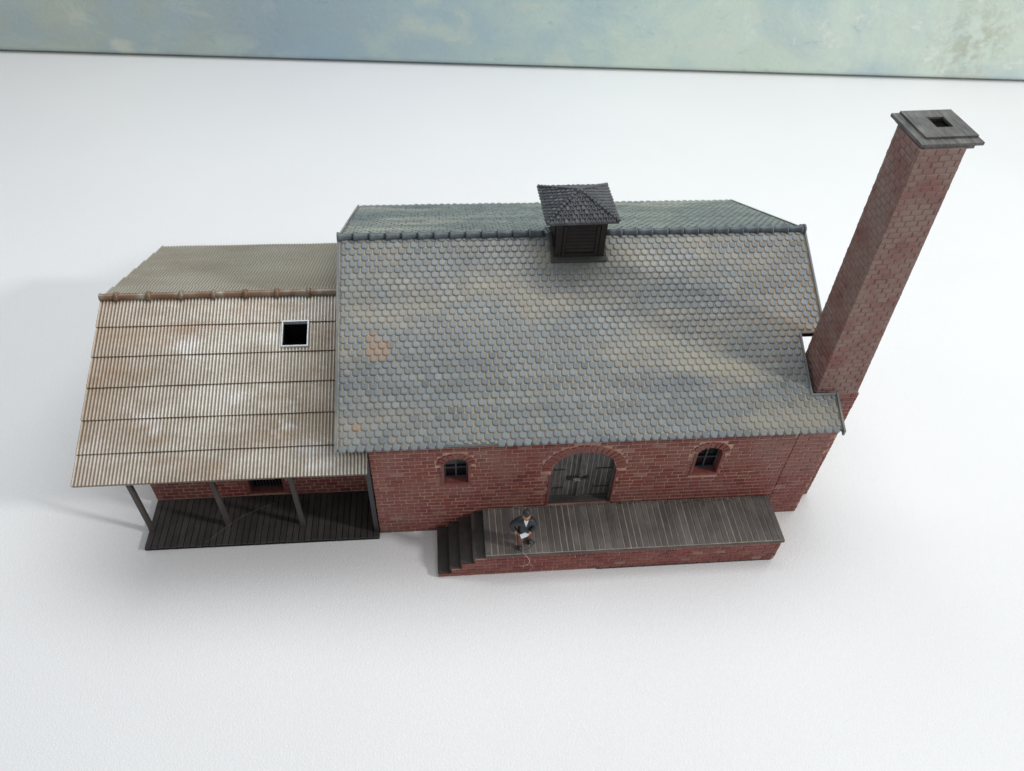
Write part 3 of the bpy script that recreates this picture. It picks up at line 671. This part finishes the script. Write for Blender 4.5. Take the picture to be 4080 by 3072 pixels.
# ------------------------------------------------------------------ annex
AL = -9.84; AYE, AZE, AYR, AZR, AYB, AZB = -0.66, 4.67, 6.05, 7.23, 12.87, 4.57
an = thing('annex_building', 'low brick annex with rusty corrugated tin roof and open dark porch', 'model building')
def az(y): return AZE + (y - AYE) * (AZR - AZE) / (AYR - AYE) if y <= AYR else AZR - (y - AYR) * (AZR - AZB) / (AYB - AYR)
def tinroof(ys, xr_of, hole, seed, front, n=1.0):
    """ys from ridge to eave; sheets overlap like steps"""
    mb = MB(); pitch = 0.122; sub = 6; A_ = 0.017
    rnd = random.Random(seed)
    U = Vector((1, 0, 0)); dy, dz = ys[-1] - ys[0], az(ys[-1]) - az(ys[0])
    N = Vector((0, -dz, dy)) if dy > 0 else Vector((0, dz, -dy)); N.normalize()
    if N.z < 0: N = -N
    for i in range(len(ys) - 1):
        ya, yb = ys[i], ys[i + 1]; xr = xr_of(i); nx = int((xr - AL) / pitch * sub)
        ov = 0.06 * (1 if yb > ya else -1)
        rows = [ya, ya + (yb - ya) * 0.045, ya + (yb - ya) * 0.25, ya + (yb - ya) * 0.5, ya + (yb - ya) * 0.75, yb - ov * 0.3, yb + ov * 0.0]
        if hole: rows = sorted(set(rows + [y for y in (hole[2], hole[3]) if min(ya, yb) < y < max(ya, yb)]), reverse=ya > yb)
        last = i == len(ys) - 2
        vs = []; ts = []; xj = rnd.uniform(-0.008, 0.008)
        cols = [AL + xj + k * pitch / sub for k in range(nx + 1)]
        ph = rnd.random() * 0.3
        rr = rows + [rows[-1], rows[-1]]
        for j, y in enumerate(rr):
            f = abs(y - ya) / abs(yb - ya); off = 0.008 + 0.032 * f
            for k, x in enumerate(cols):
                s_ = math.cos(2 * math.pi * (k / sub))
                wob = 0.006 * math.sin(x * 1.9 + i) 
                oo = off + A_ * s_ + wob
                if j == len(rr) - 2: oo = oo - 0.016
                if j == len(rr) - 1: oo = -0.05 + A_ * s_ * 0.3
                p = Vector((x, y, az(y))) + N * oo
                lip = 0.0 if f < 0.9 else 0.0
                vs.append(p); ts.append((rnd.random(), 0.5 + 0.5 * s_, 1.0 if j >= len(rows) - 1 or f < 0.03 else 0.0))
        fs = []; m_ = nx + 1
        for j in range(len(rr) - 1):
            for k in range(nx):
                if hole and j < len(rows) - 1:
                    xc = (cols[k] + cols[k + 1]) / 2; yc = (rr[j] + rr[j + 1]) / 2
                    if hole[0] < xc < hole[1] and hole[2] < yc < hole[3]: continue
                fs.append((j * m_ + k, (j + 1) * m_ + k, (j + 1) * m_ + k + 1, j * m_ + k + 1) if front else (j * m_ + k, j * m_ + k + 1, (j + 1) * m_ + k + 1, (j + 1) * m_ + k))
        mb.add(vs, fs, 0, ts, True)
        # underside (thin board) and verge edge
        zu = -0.055
        if not hole: hs = [(AL + 0.02, xr - 0.02)]
        else: hs = [(AL + 0.02, hole[0] - 0.03), (hole[1] + 0.03, xr - 0.02)]
        for xa, xb in hs:
            q = [Vector((xa, ya, az(ya))), Vector((xb, ya, az(ya))), Vector((xb, yb, az(yb))), Vector((xa, yb, az(yb)))]
            t_ = [v + N * -0.04 for v in q]; u_ = [v + N * -0.09 for v in q]; mb.add(t_ + u_, [(0, 1, 2, 3), (7, 6, 5, 4), (0, 4, 5, 1), (1, 5, 6, 2), (2, 6, 7, 3), (3, 7, 4, 0)], 0, (0.5, 0.4, 0.5))
        a, b_ = (AL + xj, ya), (AL + xj, yb)
        p0 = Vector((a[0] - 0.004, ya, az(ya))); p1 = Vector((a[0] - 0.004, yb, az(yb)))
        mb.add([p0 + N * -0.08, p1 + N * -0.08, p1 + N * 0.09, p0 + N * 0.034], [(0, 1, 2, 3)], 0, (0.5, 0.6, 0.2))
        if hole:
            for ya_, yb_ in ((hole[3], ys[i] if ys[i] > hole[3] else None), (ys[i + 1] if ys[i + 1] < hole[2] else None, hole[2])):
                if ya_ is None or yb_ is None: continue
                yy0, yy1 = sorted((ya_, yb_))
                if yy1 > max(ya, yb) + 1e-6 or yy0 < min(ya, yb) - 1e-6: continue
                q = [Vector((hole[0] - 0.03, yy0, az(yy0))), Vector((hole[1] + 0.03, yy0, az(yy0))), Vector((hole[1] + 0.03, yy1, az(yy1))), Vector((hole[0] - 0.03, yy1, az(yy1)))]
                mb.add([v + N * -0.04 for v in q] + [v + N * -0.09 for v in q], [(0, 1, 2, 3), (7, 6, 5, 4), (0, 4, 5, 1), (1, 5, 6, 2), (2, 6, 7, 3), (3, 7, 4, 0)], 0, (0.5, 0.4, 0.5))
    return mb
HOLE = (-3.17, -2.25, 3.96, 4.88)
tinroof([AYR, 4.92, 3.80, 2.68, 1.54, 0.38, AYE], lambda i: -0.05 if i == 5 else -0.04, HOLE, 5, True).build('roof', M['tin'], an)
o = tinroof([AYR, 7.2, 8.35, 9.5, 10.6, 11.75, AYB], lambda i: -0.04, None, 8, False).build('roof', M['tinb'], an)
o['label'] = 'far dull olive brown slope of the corrugated roof'
# ridge pipe
mb = MB(); mb.lathe([(0, 0.07), (0, 0.15), (0.03, 0.155), (0.08, 0.13), (8.6, 0.13), (9.8, 0.13)], (AL - 0.02, AYR, AZR + 0.07), (1, 0, 0), 14)
x = AL + 0.58
while x < -0.3:
    mb.lathe([(-0.09, 0.125), (-0.075, 0.17), (-0.02, 0.195), (0.03, 0.195), (0.075, 0.165), (0.09, 0.125)], (x, AYR, AZR + 0.07), (1, 0, 0), 14); 
    x += 1.165
mb.build('ridge_pipe', M['rust'], an)
# skylight frame
sk = holder('skylight', an)
mb = MB(); sa = (AZR - AZE) / (AYR - AYE)
def rb(x0, x1, y0, y1, h0, h1): mb.hexa([(x0, y0, az(y0) + h0), (x1, y0, az(y0) + h0), (x1, y1, az(y1) + h0), (x0, y1, az(y1) + h0), (x0, y0, az(y0) + h1), (x1, y0, az(y0) + h1), (x1, y1, az(y1) + h1), (x0, y1, az(y1) + h1)])
x0, x1, y0, y1 = -3.20, -2.22, 3.92, 4.92; t = 0.05
rb(x0, x0 + t, y0, y1, -0.02, 0.12); rb(x1 - t, x1, y0, y1, -0.02, 0.12); rb(x0 + t, x1 - t, y0, y0 + t, -0.02, 0.12); rb(x0 + t, x1 - t, y1 - t, y1, -0.02, 0.12)
mb.build('frame', M['silver'], sk, 0.006)
mb = MB(); rb(x0 + .01, x0 + t, y0, y1, -0.9, -0.022); rb(x1 - t, x1 - .01, y0, y1, -0.9, -0.022); rb(x0 + t, x1 - t, y0 + .01, y0 + t, -0.9, -0.022); rb(x0 + t, x1 - t, y1 - t, y1 - .01, -0.9, -0.022); rb(x0 + t, x1 - t, y0 + t, y1 - t, -1.0, -0.9); mb.build('shaft', M['black'], sk)
# walls
AWY = 1.97; AX0 = -8.9
WA = (-5.16, -3.86, 0.42, 1.95, 1.97)
mb = MB(); ztw = az(AWY) - 0.13
opening_wall(mb, AX0, -0.06, 0, ztw, AWY, 0.3, [WA], 0, 2)
mb.quad((AX0, AWY, 0), (AX0, AWY + 0.3, 0), (AX0, AWY + 0.3, ztw), (AX0, AWY, ztw), 0)
def ffa(u, z):
    x = AX0 + u
    return not (WA[0] - 0.13 < x < WA[1] + 0.13 and WA[2] - 0.1 < z < WA[4] + 0.1) and z > 0.19
bricks(mb, (AX0, AWY, 0), (-0.06, AWY, 0), (-0.06, AWY, ztw), (AX0, AWY, ztw), (0, -1, 0), 0.465, 0.21, ffa, 31)
mb.build('wall', [M['mortar'], M['brick'], M['jamb']], an)
mb = MB()
pl = [(AX0, AWY + 0.303, 0), (AX0, 12.0, 0), (AX0, 12.0, az(12.0) - 0.12), (AX0, AYR, az(AYR) - 0.12), (AX0, AWY + 0.303, az(AWY + 0.3) - 0.12)]
mb.add(pl + [(x + 0.3, y, z) for x, y, z in pl], [(0, 1, 2, 3, 4), (5, 6, 7, 8, 9), (0, 1, 6, 5), (1, 2, 7, 6), (2, 3, 8, 7), (3, 4, 9, 8), (4, 0, 5, 9)])
bricks(mb, (AX0, 12, 0), (AX0, AWY + 0.1, 0), (AX0, AWY + 0.1, 7.1), (AX0, 12, 7.1), (-1, 0, 0), 0.465, 0.215, lambda u, z: z < az(12 - u) - 0.15, 32)
mb.build('wall', [M['mortar'], M['brick']], an)
mb = MB(); mb.box(AX0, -0.06, 12.003, 12.3, 0, az(12.3) - 0.12); mb.build('wall', [M['mortar'], M['brick']], an)
aw = holder('window', an)
mb = MB(); y = AWY + 0.2
mb.box(WA[0] + 0.002, WA[0] + 0.09, y, y + 0.06, WA[2], WA[4] - 0.004); mb.box(WA[1] - 0.09, WA[1] - 0.002, y, y + 0.06, WA[2], WA[4] - 0.004); mb.box(WA[0] + 0.09, WA[1] - 0.09, y, y + 0.06, WA[2] + 0.002, WA[2] + 0.1)
for k in range(8): xx = WA[0] + 0.2 + k * 0.125; mb.box(xx, xx + 0.045, y + 0.01, y + 0.05, WA[2] + 0.1, WA[4] - 0.004)
mb.build('frame', M['iron'], aw, 0.005)
mb = MB(); mb.box(WA[0], WA[1], y + 0.07, y + 0.08, WA[2], WA[4]); mb.build('pane', M['glass'], aw)
mb = MB(); mb.box(WA[0] - 0.11, WA[0] - 0.002, AWY - 0.05, AWY - 0.002, WA[2] - 0.09, WA[4] + 0.05); mb.box(WA[1] + 0.002, WA[1] + 0.11, AWY - 0.05, AWY - 0.002, WA[2] - 0.09, WA[4] + 0.05); mb.box(WA[0], WA[1], AWY - 0.05, AWY - 0.002, WA[2] - 0.09, WA[2] - 0.002)
mb.build('jamb', M['jamb'], aw, 0.01)
# porch floor
pf = holder('porch_floor', an)
mb = MB(); DX0, DX1, DY0, DY1, DZ = -8.89, -0.03, -0.30, AWY - 0.03, 0.19
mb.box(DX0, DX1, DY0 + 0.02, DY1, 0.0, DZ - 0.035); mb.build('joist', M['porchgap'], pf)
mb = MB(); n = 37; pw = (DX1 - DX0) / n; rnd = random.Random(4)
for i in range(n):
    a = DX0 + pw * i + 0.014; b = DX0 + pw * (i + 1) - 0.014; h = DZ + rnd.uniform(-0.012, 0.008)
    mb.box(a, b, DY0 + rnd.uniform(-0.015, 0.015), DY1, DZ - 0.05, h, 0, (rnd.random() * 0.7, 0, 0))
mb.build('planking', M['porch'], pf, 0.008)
mb = MB(); rnd = random.Random(14)
for k in range(14):
    x, y, s_ = rnd.uniform(DX0 + .1, DX1 - .1), rnd.uniform(DY0 + .1, 1.2), rnd.uniform(0.012, 0.035)
    mb.lathe([(0, s_), (s_ * 0.8, s_ * 0.5)], (x, y, DZ - 0.004), (rnd.uniform(-.4, .4), rnd.uniform(-.4, .4), 1), 5)
o = mb.build('dust_specks', M['post'], pf); o['kind'] = 'stuff'
for x, y in ((-8.80, 0.60), (-5.89, 0.60), (-3.04, 0.52), (-0.13, 0.02)):
    mb = MB(); w_ = 0.085; top = az(y) - 0.12
    mb.box(x - w_, x + w_, y - w_, y + w_, DZ - 0.0, top); 
    if x > -1: pm = M['iron']
    else:
        pm = M['post']; mb.box(x - w_ - 0.02, x + w_ + 0.02, y - w_ - 0.02, y + w_ + 0.02, DZ - 0.001, DZ + 0.07)
    mb.build('post', pm, an, 0.012)
mb = MB(); mb.beam((-9.0, 0.6, az(0.6) - 0.19), (-0.15, 0.6, az(0.6) - 0.19), 0.14, 0.14); mb.build('beam', M['post'], an, 0.01)

# ------------------------------------------------------------------ loading platform with steps
lp = thing('loading_platform', 'brick loading platform with grey plank deck and dark steps, in front of the arched doors', 'platform')
PY = -2.10; SX = [2.25, 2.70, 3.11, 3.57, 4.03]; SZ = [0.25, 0.55, 0.87, 1.20, 1.40]; PR = 15.30
mb = MB()
for i in range(4): mb.box(SX[i] + (0.03 if i else 0.0), SX[i + 1] + 0.03 - (0.001), PY, -0.06, 0.02, SZ[i] - 0.07, 0)
mb.box(SX[4] + 0.03, PR, PY, -0.06, 0.02, 1.28, 0)
def pfree(u, z):
    x = SX[0] + u
    for i in range(4):
        if x < SX[i + 1] + 0.03: return z < SZ[i] - 0.06
    return True
bricks(mb, (SX[0], PY, 0.06), (PR, PY, 0.06), (PR, PY, 1.29), (SX[0], PY, 1.29), (0, -1, 0), 0.43, 0.196, pfree, 91, 0.03)
bricks(mb, (PR, PY, 0.06), (PR, -0.06, 0.06), (PR, -0.06, 1.29), (PR, PY, 1.29), (1, 0, 0), 0.43, 0.196, None, 92)
mb.build('base', [M['mortar'], M['basebrick']], lp)
mb = MB(); mb.box(8.3, PR - 0.1, PY - 0.035, PY + 0.3, 0.0, 0.075); mb.build('bottom_edge', M['iron'], lp, 0.02)
for i in range(4):
    mb = MB(); x0 = SX[i] - 0.03; x1 = SX[i + 1] + 0.025; z = SZ[i]
    mb.box(x0, x1, PY + 0.03, -0.055, z - 0.075, z); 
    mb.box(x1 - 0.045, x1 - 0.003, PY + 0.035, -0.057, z, SZ[i + 1] - 0.08)     # riser
    o = mb.build('step', M['step'], lp, 0.015)
# deck
dk = holder('deck', lp); DX0, DX1, DY = 4.0, 15.37, -2.165
mb = MB(); mb.box(DX0 + 0.02, DX1 - 0.02, DY + 0.03, -0.055, 1.285, 1.386); mb.build('bearer', M['groove'], dk)
mb = MB(); n = 48; pw = (DX1 - DX0) / n; rnd = random.Random(44)
for i in range(n):
    a = DX0 + pw * i + rnd.uniform(0.012, 0.02); b = DX0 + pw * (i + 1) - rnd.uniform(0.012, 0.02); h = 1.40 + rnd.uniform(-0.008, 0.008)
    if i == 0: a = DX0
    mb.box(a, b, DY + 0.055 + rnd.uniform(-0.006, 0.006), -0.06, 1.35, h, 0, (rnd.random() * 0.8, 0, 0))
mb.build('planking', M['deck'], dk, 0.012)
mb = MB(); mb.box(DX0, DX1, DY - 0.012, DY + 0.028, 1.287, 1.375); mb.box(DX1 - 0.018, DX1 + 0.012, DY + 0.03, -0.06, 1.287, 1.385); mb.build('edge_board', M['edge'], dk, 0.015)
# crumbs of scenic flock along the wall
mos = NT('flock', 0.9, 0.1); c_ = mos.ramp(mos.noise(9), [(0.4, (0.05, 0.045, 0.02)), (0.6, (0.16, 0.12, 0.05))]); mos.out(c_)
mb = MB(); rnd = random.Random(5)
for k in range(520):
    u = rnd.random()
    if u < 0.6: x = rnd.uniform(4.1, 15.3); y = -0.10 - abs(rnd.gauss(0, 0.05))
    elif u < 0.85: x = 12.8 + rnd.gauss(0, 1.0); y = -0.12 - abs(rnd.gauss(0, 0.14))
    else: x = rnd.uniform(4.2, 15.2); y = rnd.uniform(-1.9, -0.2)
    if not 4.05 < x < 15.3: continue
    s_ = rnd.uniform(0.008, 0.026)
    p = Vector((x, y, 1.405)); d = [Vector((rnd.uniform(-1, 1), rnd.uniform(-1, 1), rnd.uniform(0, 1))) * s_ * 1.4 for _ in range(4)]
    mb.add([p + v for v in d], [(0, 1, 2), (0, 2, 3), (0, 3, 1), (1, 3, 2)])
o = mb.build('flock_crumbs', mos.mat, dk); o['kind'] = 'stuff'

# ------------------------------------------------------------------ figure
F = Vector((5.42, -1.74, 1.405))
SKIN = mat_plain('painted skin', (0.42, 0.20, 0.10), 0.5, 0.4, 0, 0.2)
JKT = mat_plain('black jacket', (0.013, 0.017, 0.023), 0.5, 0.45, 0, 0.4)
TRS = mat_plain('brown trousers', (0.13, 0.055, 0.045), 0.5, 0.4, 0, 0.3)
SHO = mat_plain('black shoes', (0.008, 0.008, 0.009), 0.25, 0.6)
WHT = mat_plain('white paint', (0.62, 0.65, 0.67), 0.5, 0.4, 0, 0.1)
person = thing('person', 'tiny figurine in black cap and jacket and brown trousers, standing on the plank deck', 'figurine')
def skin(name, pts, edges, rad, mat, parent, sub=2, root=0):
    me = bpy.data.meshes.new(name); me.from_pydata([F + Vector(p) for p in pts], edges, []); me.materials.append(mat)
    o = bpy.data.objects.new(name, me); COL.objects.link(o); o.parent = parent
    md = o.modifiers.new('skin', 'SKIN'); md.use_smooth_shade = True
    for i, v in enumerate(me.skin_vertices[0].data): v.radius = (rad[i], rad[i]) if not isinstance(rad[i], tuple) else rad[i]; v.use_root = (i == root)
    s_ = o.modifiers.new('sub', 'SUBSURF'); s_.levels = sub; s_.render_levels = sub
    return o
# whole body: pelvis, spine, neck, head, legs, arms   (facing -y; his right is at -x)
P = [(0.0, 0, 1.10), (0.0, -0.02, 1.36), (0.0, 0.0, 1.60), (0.01, -0.04, 1.80), (0.02, -0.12, 1.95), (0.02, -0.10, 2.07),
     (-0.10, -0.02, 1.0), (-0.14, -0.10, 0.60), (-0.16, -0.08, 0.14), (-0.16, -0.17, 0.07),
     (0.10, 0.02, 1.0), (0.17, 0.08, 0.58), (0.21, 0.20, 0.14), (0.23, 0.08, 0.07),
     (-0.22, 0.0, 1.58), (-0.47, 0.06, 1.26), (-0.33, -0.10, 1.00), (-0.27, -0.15, 0.95),
     (0.24, 0.0, 1.58), (0.36, -0.02, 1.26), (0.16, -0.25, 1.14), (0.07, -0.31, 1.10)]
Ed = [(0, 1), (1, 2), (2, 3), (3, 4), (4, 5), (0, 6), (6, 7), (7, 8), (8, 9), (0, 10), (10, 11), (11, 12), (12, 13), (2, 14), (14, 15), (15, 16), (16, 17), (2, 18), (18, 19), (19, 20), (20, 21)]
Rd = [.08, .08, .07, .08, .15, .13, .06, .05, .04, .04, .06, .05, .04, .04, .05, .05, .05, .045, .05, .05, .055, .045]
skin('body', P, Ed, Rd, SKIN, person)
JP = [(0.0, -0.01, 1.12), (0.0, -0.02, 1.36), (0.0, 0.0, 1.56), (0.01, 0.0, 1.74),
      (-0.24, 0.0, 1.58), (-0.47, 0.06, 1.26), (-0.34, -0.09, 1.02), (0.25, 0.0, 1.58), (0.37, -0.02, 1.26), (0.17, -0.23, 1.145), (0, 0.0, 0.98)]
JE = [(0, 1), (1, 2), (2, 3), (2, 4), (4, 5), (5, 6), (2, 7), (7, 8), (8, 9), (0, 10)]
skin('jacket', JP, JE, [(.225, .19), (.22, .18), (.235, .18), (.15, .13), .15, .125, .09, .15, .125, .09, (.22, .18)], JKT, person)
skin('trousers', [(0, 0, 1.00), (-0.10, -0.02, 0.88), (-0.14, -0.10, 0.58), (-0.16, -0.08, 0.11), (0.10, 0.02, 0.88), (0.17, 0.08, 0.56), (0.21, 0.20, 0.11)],
     [(0, 1), (1, 2), (2, 3), (0, 4), (4, 5), (5, 6)], [.18, .17, .14, .10, .17, .14, .10], TRS, person)
for pp in ([(-0.16, -0.05, 0.075), (-0.155, -0.16, 0.065), (-0.15, -0.28, 0.045)], [(0.21, 0.20, 0.085), (0.23, 0.08, 0.065), (0.25, -0.04, 0.045)]):
    skin('shoe', pp, [(0, 1), (1, 2)], [.10, .09, .065], SHO, person)
# shirt front, cap, ears, nose
mb = MB(); mb.add([F + Vector(q) for q in ((-0.075, -0.185, 1.80), (0.095, -0.185, 1.80), (0.015, -0.245, 1.50), (-0.06, -0.11, 1.84), (0.085, -0.11, 1.84), (0.01, -0.10, 1.5))], [(0, 2, 1), (0, 1, 4, 3), (0, 3, 5, 2), (1, 2, 5, 4), (3, 4, 5)]); mb.build('shirt', WHT, person, 0.012)
mb = MB(); mb.lathe([(-0.0, 0.12), (0.0, 0.135), (0.04, 0.138), (0.09, 0.125), (0.13, 0.095), (0.15, 0.05), (0.155, 0.01)], F + Vector((0.02, -0.065, 2.10)), (0.02, 0.10, 1), 18)
mb.lathe([(0, 0.09), (0.015, 0.10), (0.03, 0.085)], F + Vector((0.02, -0.125, 2.095)), (0.02, -0.15, 1), 16); mb.build('cap', JKT, person)
mb = MB(); mb.lathe([(0, 0.012), (0.03, 0.022), (0.06, 0.012)], F + Vector((0.02, -0.235, 2.0)), (0, -0.45, -1), 8); mb.build('nose', SKIN, person)
DK = mat_plain('eye paint', (0.03, 0.015, 0.01), 0.5)
for s_ in (-1, 1):
    mb = MB(); mb.lathe([(0, 0.01), (0.03, 0.024), (0.07, 0.01)], F + Vector((0.02 + s_ * 0.13, -0.09, 1.94)), (0, 0, 1), 8); mb.build('ear', SKIN, person)
    mb = MB(); mb.lathe([(0, 0.012), (0.006, 0.006)], F + Vector((0.02 + s_ * 0.05, -0.226, 2.0)), (0, -1, 0.2), 8); mb.build('eye', DK, person)
mb = MB(); mb.box(F.x - 0.015, F.x + 0.055, F.y - 0.238, F.y - 0.21, F.z + 1.90, F.z + 1.912); mb.build('mouth', DK, person)
# hands with fingers closing on the paper
for sx, hand in ((-1, (-0.27, -0.15, 0.97)), (1, (0.11, -0.28, 1.11))):
    pts = [hand, (hand[0] - sx * 0.05, hand[1] - 0.03, hand[2])]; ed = [(0, 1)]; rd = [.045, .042]
    for k, ln in enumerate((0.05, 0.06, 0.056, 0.045)):
        b0 = len(pts); yy = hand[1] - 0.055 + k * 0.024
        pts += [(hand[0] - sx * 0.07, yy, hand[2] - 0.01), (hand[0] - sx * (0.07 + ln * 0.6), yy - 0.01, hand[2] - 0.015), (hand[0] - sx * (0.07 + ln), yy - 0.012, hand[2] + 0.01)]
        ed += [(1, b0), (b0, b0 + 1), (b0 + 1, b0 + 2)]; rd += [.011, .011, .009]
    b0 = len(pts); pts += [(hand[0] - sx * 0.03, hand[1] - 0.03, hand[2] + 0.04), (hand[0] - sx * 0.07, hand[1] - 0.04, hand[2] + 0.055)]; ed += [(0, b0), (b0, b0 + 1)]; rd += [.015, .011]
    skin('hand', pts, ed, rd, SKIN, person, 1)
# the sheet of paper he holds
mb = MB()
c = F + Vector((-0.05, -0.35, 1.15)); u = Vector((1, 0.05, 0.02)).normalized(); v = Vector((-0.05, 0.85, 0.45)).normalized(); n_ = u.cross(v)
def sheet(du, dv, w_, h_, th, rot):
    uu = (u * math.cos(rot) + v * math.sin(rot)); vv = (-u * math.sin(rot) + v * math.cos(rot)); q = c + u * du + v * dv
    p = [q - uu * w_ - vv * h_, q + uu * w_ - vv * h_, q + uu * w_ + vv * h_, q - uu * w_ + vv * h_]
    mb.hexa([a - n_ * th for a in p] + [a + n_ * th for a in p])
sheet(-0.02, 0.0, 0.12, 0.08, 0.018, 0.25); sheet(0.09, 0.02, 0.07, 0.04, 0.014, -0.1)
o = mb.build('paper', WHT, None, 0.008); o['label'] = 'small white papers held at the waist of the tiny figurine'; o['category'] = 'paper'
# dried glue ring round his feet
GL = NT('glue', 0.2, 0.5); GL.b.inputs['Base Color'].default_value = (0.16, 0.145, 0.13, 1)
mb = MB(); N_ = 40; pts = []
for k in range(N_):
    t = 2 * math.pi * k / N_; r = 1 + 0.09 * math.sin(3 * t + 1) + 0.05 * math.sin(7 * t)
    pts.append(F + Vector((0.03 + 0.36 * r * math.cos(t) + 0.10 * math.sin(t), -0.02 + 0.30 * r * math.sin(t), 0.012)))
def tube(mb, pts, r, closed=False, n=6):
    m_ = len(pts); vs = []
    for i, p in enumerate(pts):
        a = pts[(i - 1) % m_] if closed or i else pts[i]; b = pts[(i + 1) % m_] if closed or i < m_ - 1 else pts[i]
        d = (Vector(b) - Vector(a)).normalized(); x = d.cross(Vector((0, 0, 1)));
        x = x.normalized() if x.length > 1e-4 else Vector((1, 0, 0)); y = d.cross(x)
        ri = r(i / (m_ - 1)) if callable(r) else r
        for k in range(n): an = 2 * math.pi * k / n; vs.append(Vector(p) + x * ri * math.cos(an) + y * ri * math.sin(an))
    fs = []
    for i in range(m_ if closed else m_ - 1):
        for k in range(n): fs.append((i * n + k, i * n + (k + 1) % n, ((i + 1) % m_) * n + (k + 1) % n, ((i + 1) % m_) * n + k))
    mb.add(vs, fs, 0, (0.5, 0.5, 0.5), True)
tube(mb, pts, 0.018, True); mb.build('glue_ring', GL.mat, person)

# ------------------------------------------------------------------ loose fibres
def spline(cp, n=8):
    out = []; cp = [Vector(p) for p in cp]; q = [cp[0]] + cp + [cp[-1]]
    for i in range(1, len(q) - 2):
        for k in range(n):
            t = k / n; a, b, c, d = q[i - 1], q[i], q[i + 1], q[i + 2]
            out.append(0.5 * ((2 * b) + (c - a) * t + (2 * a - 5 * b + 4 * c - d) * t * t + (3 * b - a - 3 * c + d) * t ** 3))
    out.append(cp[-1]); return out
FB = mat_plain('fibre', (0.55, 0.47, 0.43), 0.5, 0.3, 0, 0.1)
mb = MB(); tube(mb, spline([(5.36, -1.98, 1.42), (5.40, -2.12, 1.43), (5.47, -2.22, 1.42), (5.60, -2.26, 1.22), (5.62, -2.27, 0.98), (5.46, -2.26, 0.76), (5.30, -2.25, 0.74), (5.33, -2.26, 0.82), (5.55, -2.27, 0.82), (5.75, -2.28, 0.78), (5.72, -2.28, 0.55), (5.66, -2.27, 0.4)]), lambda t: 0.009 if t < 0.5 else 0.0045)
o = mb.build('fibre', FB); o['label'] = 'curly white thread hanging over the brick front below the figurine'; o['category'] = 'thread'; o['group'] = 'loose threads'
mb = MB(); tube(mb, spline([(-6.62, -0.20, 0.22), (-6.3, 0.1, 0.26), (-5.9, 0.42, 0.34), (-5.43, 0.72, 0.45), (-4.9, 1.05, 0.42), (-4.22, 1.5, 0.26)]), 0.0014)
o = mb.build('fibre', FB); o['label'] = 'long thin pale hair lying across the dark porch floor'; o['category'] = 'thread'; o['group'] = 'loose threads'
